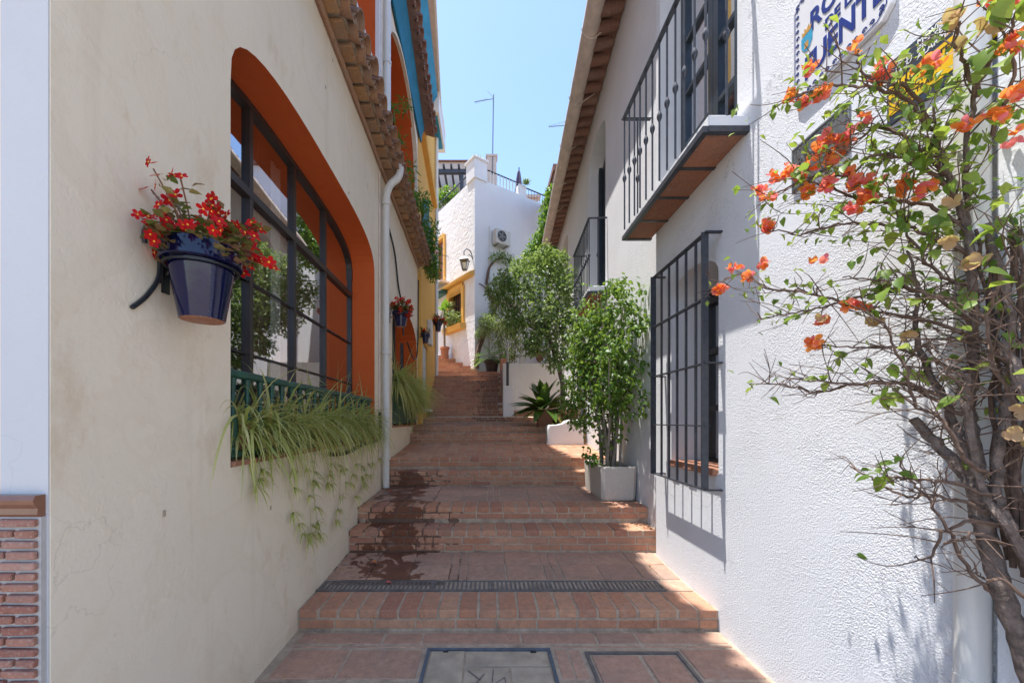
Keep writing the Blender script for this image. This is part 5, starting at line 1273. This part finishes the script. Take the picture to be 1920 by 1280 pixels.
def tw(px, py, d=.08):
    k = (px-915)/720; a = (12.2*k+.42)/(.84-.543*k); q = TC(a, 0, 0); return at(px, py, q.y-d*1.2)
mb = MB(); mb.tube(spline([tw(893,690),tw(896,660),tw(903,635),tw(918,605),tw(926,588),tw(922,560),tw(914,540),tw(913,520),tw(919,500),tw(930,488),tw(945,484),tw(962,492)], 5, .012), [.085-.0012*i for i in range(56)], 7)
mb.tube(spline([tw(896,660),tw(908,632),tw(921,610),tw(930,575),tw(940,570)], 4, .02), .045, 6); mb.tube(spline([tw(915,545),tw(905,535),tw(898,532)], 3), .02, 5); mb.build('stem', M['twig'], wv, smooth=True)
cloud('foliage', M['leaf_dark'], [(tw(940,480,.2),.20),(tw(955,486,.2),.18),(tw(925,482,.2),.14),(tw(930,525,.2),.16),(tw(945,535,.2),.16),(tw(908,600,.2),.18),(tw(898,625,.15),.14),(tw(925,590,.2),.2)], 900, .10, .045, wv)
sf = thing('sill_plants', TB(1.2,H+3.2,-.15), 'leafy plants on the yellow window sill of the end house', 'plants')
cloud('foliage', M['leaf_pale'], [(TB(1.15,H+3.5,-.15),.30),(TB(.95,H+3.4,-.15),.22),(TB(1.5,H+3.6,-.15),.30),(TB(1.35,H+3.95,-.12),.16)], 800, .12, .045, sf)
ap = thing('terrace_plants', (-1.4,15,H+8), 'yellow green plants behind the terrace railing of the end house', 'plants')
cloud('foliage', M['leaf_vine'], [(at(840,365,14.8),.32),(at(852,372,14.6),.34),(at(828,372,15),.28)], 700, .14, .09, ap)
for (px, lab) in ((893,'tiny cactus pot on the corner pier of the terrace'),(985,'tiny clipped shrub on the small pier of the terrace')):
    c = at(px, 295 if px == 893 else 340, 12.4 if px == 893 else 13.2); t = thing('small_cactus', c, lab, 'plant')
    cloud('foliage', M['leaf_dark'], [(c,.09),(c+Vector((.08,0,-.02)),.08)], 260, .07, .03, t)
gp_ = thing('gallery_plants', TL_(5.9,H+4,0), 'green trailing plants in the upper orange arch beside the drainpipe', 'plants')
cloud('foliage', M['leaf_fern'], [(TL_(5.55,H+4.0,.05),.2),(TL_(5.9,H+3.8,-.05),.22),(TL_(6.2,H+3.65,-.1),.2),(TL_(5.6,H+4.5,.05),.12),(TL_(6.0,H+4.9,-.05),.12)], 900, .10, .022, gp_)
cv = thing('eave_climber', TL_(7.3,H+3.6,-.2), 'dark green climber with a few pink flowers at the end of the tiled eave', 'climber')
cloud('foliage', M['leaf_fern'], [(TL_(6.9,H+3.9,-.15),.22),(TL_(7.3,H+3.6,-.25),.24),(TL_(7.6,H+3.4,-.25),.22),(TL_(7.9,H+3.2,-.25),.2),(TL_(8.2,H+3.15,-.25),.18)], 2200, .07, .035, cv)
cloud('blossom', M['bract'], [(TL_(7.8,H+3.5,-.3),.12)], 50, .05, .04, cv)
hp = thing('wall_sconce', (1.46,13.5,H+2.2), 'terracotta half bowl lamp on the white wall behind the tree', 'wall lamp'); c = TC(2.667,H+2.05,-.02)
mb = MB(); mb.lathe([(.03,0),(.13,.1),(.17,.28),(.16,.4),(.15,.4)], c, 14); mb.build('bowl', M['terra'], hp, smooth=True)
# fallen petals on the landing
FP = leafmesh('fallen_petal', .045, .04, M['bract'], .5, .3, .6)
for i, (px, py) in enumerate(((697,1062),(724,1090),(728,907))):
    y = [3.28,2.93,4.55][i]; o = inst('fallen_petal', FP, Matrix.Translation(((px-915)*y/720, y, [.172,.142,.545][i]))@orient((1,.3*i,.1)))
    tag(o, ['pink petal lying on the wet first landing','pink petal lying on the drain grate','pink petal at the foot of the fourth step'][i], 'petal')

# ------------------------------------------------------------------ bougainvillea by the right edge
random.seed(31)
bg_ = thing('bougainvillea', (1.38,1.02,0), 'bougainvillea with woody trunk, bare twigs and orange pink flowers on the right wall', 'bougainvillea')
LBM = [leafmesh('leaf', .055, .036, M['leaf_boug'], .3, .25, .7, 4, .008), leafmesh('leaf', .045, .030, M['leaf_boug'], .4, .5, .65, 4, .008), leafmesh('leaf', .065, .045, M['leaf_boug'], .2, .3, .75, 4, .01)]
def bract_mesh(s, mat, name='flower'):
    mb = MB()
    for k in range(3):
        a = k*2.094+random.uniform(-.2,.2); e = random.uniform(.5,1.15); d = Vector((math.cos(a)*math.cos(e), math.sin(a)*math.cos(e), math.sin(e)))
        R = orient(d, random.uniform(-.3,.3), (-d.x*.3,-d.y*.3,1)).to_3x3(); L = s; wd = s*.85; vs = []
        for i in range(5):
            t = i/4; ww = wd/2*(math.sin(math.pi*(t*.93+.05))**.6); z = .30*s*t*(1-t)*-1.6+random.uniform(-.03,.03)*s
            vs += [R@Vector((-ww, L*t, z+.22*ww+random.uniform(-.04,.04)*s)), R@Vector((0, L*t, z)), R@Vector((ww, L*t, z+.22*ww+random.uniform(-.04,.04)*s))]
        mb.add(vs, [(i*3,i*3+1,i*3+4,i*3+3) for i in range(4)]+[(i*3+1,i*3+2,i*3+5,i*3+4) for i in range(4)])
    return mb.mesh(name, mat, smooth=True, fix=False)
BRM = [bract_mesh(.030, M['bract']) for _ in range(5)]; BRD = [bract_mesh(.034, M['dry'], 'dry_flower') for _ in range(2)]
BRN = []                                             # polylines for twig sprouting
def branch(pts, r0, r1, mat='bark', jit=.004, n=5, name='branch', seg=7):
    s = spline(pts, n, jit); N = len(s); mb = MB(); mb.tube(s, [r0+(r1-r0)*i/(N-1) for i in range(N)], seg)
    mb.build(name, M[mat], bg_, smooth=True); BRN.append((s, r0, r1)); return s
A = lambda px, py, X: atx(px, py, X)
branch([(1.56,.90,-.05),(1.50,.93,.28),A(1932,1260,1.43),A(1905,1180,1.41),A(1876,1100,1.395),A(1852,1022,1.385),A(1837,960,1.375),A(1829,905,1.37),A(1826,880,1.37)], .0245, .020, jit=.0035, name='trunk', seg=10)
branch([A(1829,915,1.37),A(1808,890,1.36),A(1775,850,1.35),A(1738,815,1.345),A(1712,785,1.34)], .017, .013)
branch([A(1826,890,1.37),A(1800,830,1.37),A(1785,790,1.37),A(1760,730,1.36),A(1722,655,1.35)], .014, .008)
branch([A(1722,660,1.35),A(1716,600,1.34),A(1722,540,1.33),A(1700,470,1.32)], .008, .003)
branch([A(1832,900,1.38),A(1824,820,1.39),A(1816,760,1.40),A(1822,700,1.41),A(1828,600,1.41),A(1822,480,1.40),A(1800,400,1.39),A(1775,320,1.37),A(1755,260,1.36)], .016, .006)
branch([A(1826,560,1.42),A(1815,470,1.42),A(1812,380,1.41),A(1815,260,1.38),A(1828,180,1.36),A(1850,90,1.34)], .010, .004)
branch([A(1800,400,1.39),A(1770,340,1.37),A(1758,300,1.36),A(1750,200,1.34)], .007, .003)
branch([(1.62,.90,-.05),(1.56,.91,.3),A(1960,1120,1.43),A(1915,1030,1.41),A(1880,960,1.40),A(1868,900,1.40),A(1880,800,1.41),A(1893,700,1.42),A(1890,560,1.42),A(1850,420,1.42)], .017, .008, seg=9)
branch([A(1925,1060,1.40),A(1890,985,1.37),A(1855,940,1.36),A(1830,880,1.35),A(1818,800,1.34),A(1812,740,1.33),A(1812,700,1.33)], .011, .008)
branch([(1.44,.96,.3),A(2000,860,1.37),A(1935,760,1.37),A(1905,690,1.37),A(1880,640,1.37)], .016, .009)
for off in range(9):
    x = 1870+off*11; branch([A(x+20,1050+off*10,1.43),A(x+random.uniform(-15,10),850,1.44),A(x-random.uniform(0,20),650,1.44),A(x-random.uniform(5,45),430,1.43)], .007, .004, 'twig', .006)
twl = [  # long arching twigs: px, py, X
 [(1855,890,1.37),(1800,850,1.3),(1770,790,1.28),(1715,760,1.26),(1700,700,1.25),(1672,640,1.24),(1650,600,1.22),(1560,560,1.2)],
 [(1800,780,1.36),(1700,720,1.3),(1600,720,1.25),(1530,735,1.2),(1470,722,1.16),(1408,718,1.14)],
 [(1790,760,1.33),(1700,718,1.28),(1620,720,1.24),(1560,715,1.2),(1505,712,1.18)],
 [(1840,640,1.40),(1740,600,1.33),(1640,585,1.26),(1560,560,1.2),(1500,545,1.14),(1440,540,1.08),(1390,515,1.03),(1350,530,1.0)],
 [(1830,620,1.40),(1760,560,1.36),(1680,540,1.32),(1600,560,1.26),(1530,580,1.2),(1470,590,1.15),(1420,600,1.12)],
 [(1822,480,1.40),(1760,450,1.35),(1700,425,1.3),(1640,420,1.26),(1570,420,1.2),(1500,440,1.14),(1440,430,1.08)],
 [(1800,420,1.39),(1740,385,1.34),(1690,380,1.3),(1620,375,1.25),(1570,355,1.2),(1510,340,1.13),(1450,365,1.08),(1425,375,1.05)],
 [(1800,380,1.38),(1740,320,1.33),(1690,300,1.28),(1640,290,1.24),(1590,330,1.2),(1540,330,1.15),(1480,335,1.1)],
 [(1770,330,1.36),(1700,260,1.3),(1650,240,1.26),(1620,255,1.22),(1590,275,1.18),(1550,280,1.15)],
 [(1755,250,1.35),(1700,190,1.28),(1660,170,1.22),(1600,160,1.18),(1550,165,1.15),(1500,180,1.1),(1450,200,1.07)],
 [(1750,230,1.34),(1710,170,1.28),(1680,155,1.22),(1640,150,1.2),(1610,120,1.16),(1608,95,1.15)],
 [(1828,180,1.36),(1810,120,1.3),(1790,80,1.26),(1800,40,1.24)],
 [(1828,180,1.36),(1860,110,1.33),(1890,60,1.3),(1915,10,1.28)],
 [(1860,250,1.38),(1890,180,1.33),(1905,120,1.3),(1900,60,1.28)],
 [(1860,930,1.36),(1790,905,1.3),(1730,900,1.26),(1690,897,1.23),(1650,888,1.2)],
 [(1855,960,1.36),(1800,940,1.33),(1745,928,1.29),(1700,930,1.26),(1640,900,1.22),(1600,876,1.2)],
 [(1870,985,1.37),(1820,975,1.33),(1770,1000,1.3),(1742,1045,1.28),(1715,1045,1.27)],
 [(1860,1110,1.38),(1810,1060,1.33),(1775,990,1.3),(1735,930,1.27),(1700,890,1.25),(1682,850,1.24)],
 [(1840,690,1.40),(1780,690,1.36),(1720,665,1.33),(1660,650,1.28),(1600,650,1.24),(1535,648,1.2)],
 [(1830,540,1.41),(1770,520,1.36),(1730,480,1.33),(1690,420,1.3),(1670,370,1.28)],
 [(1890,620,1.42),(1840,590,1.38),(1800,560,1.34),(1740,555,1.3),(1690,530,1.27),(1640,525,1.23),(1580,520,1.2)],
 [(1910,760,1.40),(1870,700,1.36),(1850,640,1.33),(1860,560,1.31),(1900,480,1.3)],
 [(1900,700,1.41),(1860,650,1.37),(1800,640,1.33),(1740,640,1.3),(1690,690,1.28)],
 [(1925,1120,1.36),(1880,1090,1.33),(1850,1085,1.31),(1835,1080,1.30)],
 [(1885,1020,1.38),(1840,1000,1.33),(1800,1010,1.3),(1770,1020,1.28)],
]
for pts in twl: branch([A(*q) for q in pts], .0058, .0022, 'twig', .005, 5, 'twig', 5)
mains = [b for b in BRN]
tw_mb = MB(); tips = []
for (s, r0, r1) in mains:
    N = len(s)
    for i in range(3, N-1):
        if r0 > .03: continue
        for rep in range(3 if random.random() < .55 else 1):
            if random.random() < (.5 if s[i].z > H else .72) or r0 > .02: continue
            d = (s[min(i+1,N-1)]-s[i-1]).normalized(); dd = (d*.5+rdir(-.6,.8)).normalized(); L = random.uniform(.05,.20)
            p = s[i]; q1 = p+dd*L*.5+rdir()*.022; q2 = p+dd*L+rdir()*.035
            if q2.x > 1.49 or q2.y < .9: continue
            tw_mb.tube(spline([p, q1, q2], 3), [.0020,.0019,.0017,.0015,.0013,.0011,.0009], 4); tips.append((p, q1, q2))
            if random.random() < .5:
                q3 = q1+(dd+rdir()*.9).normalized()*L*.5
                if q3.x < 1.49: tw_mb.tube([q1, q3], [.0014, .0009], 4); tips.append((q1, q1.lerp(q3,.5), q3))
b_ = tw_mb.build('fine_twig', M['twig'], bg_); b_['kind'] = 'stuff'
def pxy(p): return 915+p.x*720/p.y, 788-(p.z-H)*720/p.y
leaves = []
for (p, q1, q2) in tips:                             # more leaf high up, bare twigs below
    h = q2.z-H; dens = .62 if h > .55 else .22 if h > .35 else .06 if h > 0 else .03
    if q2.x < 1.20: dens = min(dens, .2)
    nn = sum(random.random() < dens for _ in range(4))
    for k in range(nn): leaves.append((random.choice((q1, q2, q2))+rdir()*.015, None))
    if h > .75 and random.random() < .35:
        for k in range(2): leaves.append((q2+rdir()*.04, None))
for (px, py, X) in ((1350,545,1.0),(1395,520,1.03),(1440,520,1.08),(1425,560,1.08),(1400,550,1.05),(1460,560,1.1),(1420,600,1.12),(1440,592,1.13),(1450,605,1.13),(1408,716,1.14),(1415,722,1.14),(1620,880,1.2),(1655,890,1.2),(1670,880,1.21),(1662,895,1.21),(1640,885,1.2),(1448,205,1.07),(1460,200,1.08),(1475,195,1.09),(1620,190,1.2),(1600,180,1.18),(1612,205,1.19),(1500,435,1.14),(1540,440,1.18),(1530,430,1.17),(1550,445,1.18),(1545,300,1.15),(1560,320,1.17),(1505,350,1.12),(1600,300,1.2),(1610,320,1.2)):
    for k in range(2): leaves.append((A(px,py,X)+rdir()*.014, None))
for (px, py, X, s) in ((1840,130,1.32,1.3),(1850,240,1.33,1.5),(1830,250,1.33,1.4),(1865,140,1.30,1.5),(1870,200,1.31,1.4),(1790,250,1.32,1.2),(1780,280,1.33,1.2),(1735,290,1.3,1.2),(1700,270,1.28,1.3),(1600,195,1.18,1.2),(1690,240,1.26,1.3),(1860,60,1.3,1.3),(1900,230,1.3,1.3)):
    leaves.append((A(px,py,X), s))
random.shuffle(leaves); leaves.sort(key=lambda q: (q[0]-Vector((0,0,H))).length); mb = MB()
for i, (p, s) in enumerate(leaves):
    d = (rdir()+Vector((-.1,-.2,-.5))).normalized(); k = (s or 1)*random.uniform(.38,.88)
    if p.x > 1.48: continue
    if i < 300: inst('leaf', LBM[i%3], Matrix.Translation(p)@orient(d, random.uniform(-.6,.6), (-.4,-.2,1))@Matrix.Scale(k,4), bg_)
    else: addleaf(mb, p, d, .045*k, .030*k, up=(-.4,-.2,1))
b_ = mb.build('leaf', M['leaf_boug'], bg_, fix=False); b_['kind'] = 'stuff'
fl = [(1520,135,1.12,3),(1540,180,1.13,4),(1505,190,1.12,4),(1480,182,1.1,3),(1610,90,1.15,1),(1650,150,1.22,3),(1655,130,1.22,3),(1735,125,1.3,2),(1548,262,1.15,4),(1575,270,1.17,4),(1560,300,1.16,3),(1530,285,1.14,4),(1610,232,1.18,3),(1450,335,1.08,2),(1480,330,1.1,3),(1500,325,1.11,4),(1520,310,1.13,3),(1550,350,1.15,4),(1510,362,1.13,4),(1440,372,1.06,3),(1425,360,1.05,3),(1600,350,1.2,4),(1622,372,1.22,4),(1640,340,1.23,3),(1605,392,1.2,3),(1695,350,1.28,5),(1735,358,1.3,3),(1435,425,1.08,4),(1380,500,1.02,2),(1402,520,1.04,3),(1350,545,.99,5),(1432,497,1.06,2),(1535,490,1.14,1),(1528,645,1.19,4),(1540,600,1.2,2),(1620,570,1.24,4),(1592,575,1.22,2),(1900,85,1.28,3),(1912,170,1.28,3),(1870,215,1.3,2),(1885,8,1.28,4),(1850,5,1.28,3),(1910,255,1.28,1),(1585,262,1.18,3),(1570,285,1.17,3),(1760,118,1.3,1),(1470,320,1.09,2),(1590,330,1.19,2),(1820,235,1.3,2)]
for (px, py, X, n) in fl:
    for k in range(int(n*2.3)+2):
        z = (Vector((-.55,-.75,.3))+rdir()*.8).normalized()
        inst('flower', random.choice(BRM), Matrix.Translation(A(px,py,X)+rdir()*.018)@orient(z.orthogonal(), 0, z)@Matrix.Rotation(random.uniform(0,6),4,'Z')@Matrix.Scale(random.uniform(.5,.85),4), bg_)
for (px, py, X, n) in ((1803,85,1.26,1),(1795,40,1.25,2),(1810,30,1.25,2),(1793,370,1.33,1),(1826,500,1.33,2),(1645,600,1.25,2),(1690,638,1.28,1),(1905,820,1.37,2),(1900,770,1.36,1),(1800,450,1.3,1),(1870,40,1.28,2),(1540,600,1.19,1)):
    for k in range(n): inst('dry_flower', random.choice(BRD), Matrix.Translation(A(px,py,X)+rdir()*.016)@orient(rdir(), 0, (-.6,-.7,.2))@Matrix.Scale(.9,4), bg_)

# dry leaves and grit gathered in the corners of the steps
random.seed(77); mb = MB()
for (x0, x1, y0, y1, z, n) in ((1.28,1.56,3.58,3.78,.370,34),(1.2,1.55,3.1,3.5,.162,16),(-1.2,-.9,3.0,3.5,.160,10),(1.1,1.5,6.2,6.75,.985,30),(1.35,1.5,1.6,2.4,.002,12),(-1.2,-1.0,1.9,2.45,.002,8),(.9,1.2,4.1,4.8,.545,10)):
    for k in range(n): addleaf(mb, (random.uniform(x0,x1), random.uniform(y0,y1), z+.004), rdir(-.1,.2), random.uniform(.012,.035), random.uniform(.007,.018))
b_ = mb.build('fallen_leaves', M['dry'], fix=False); tag(b_, 'small dry leaves gathered in the corners of the steps', 'leaves', kind='stuff')
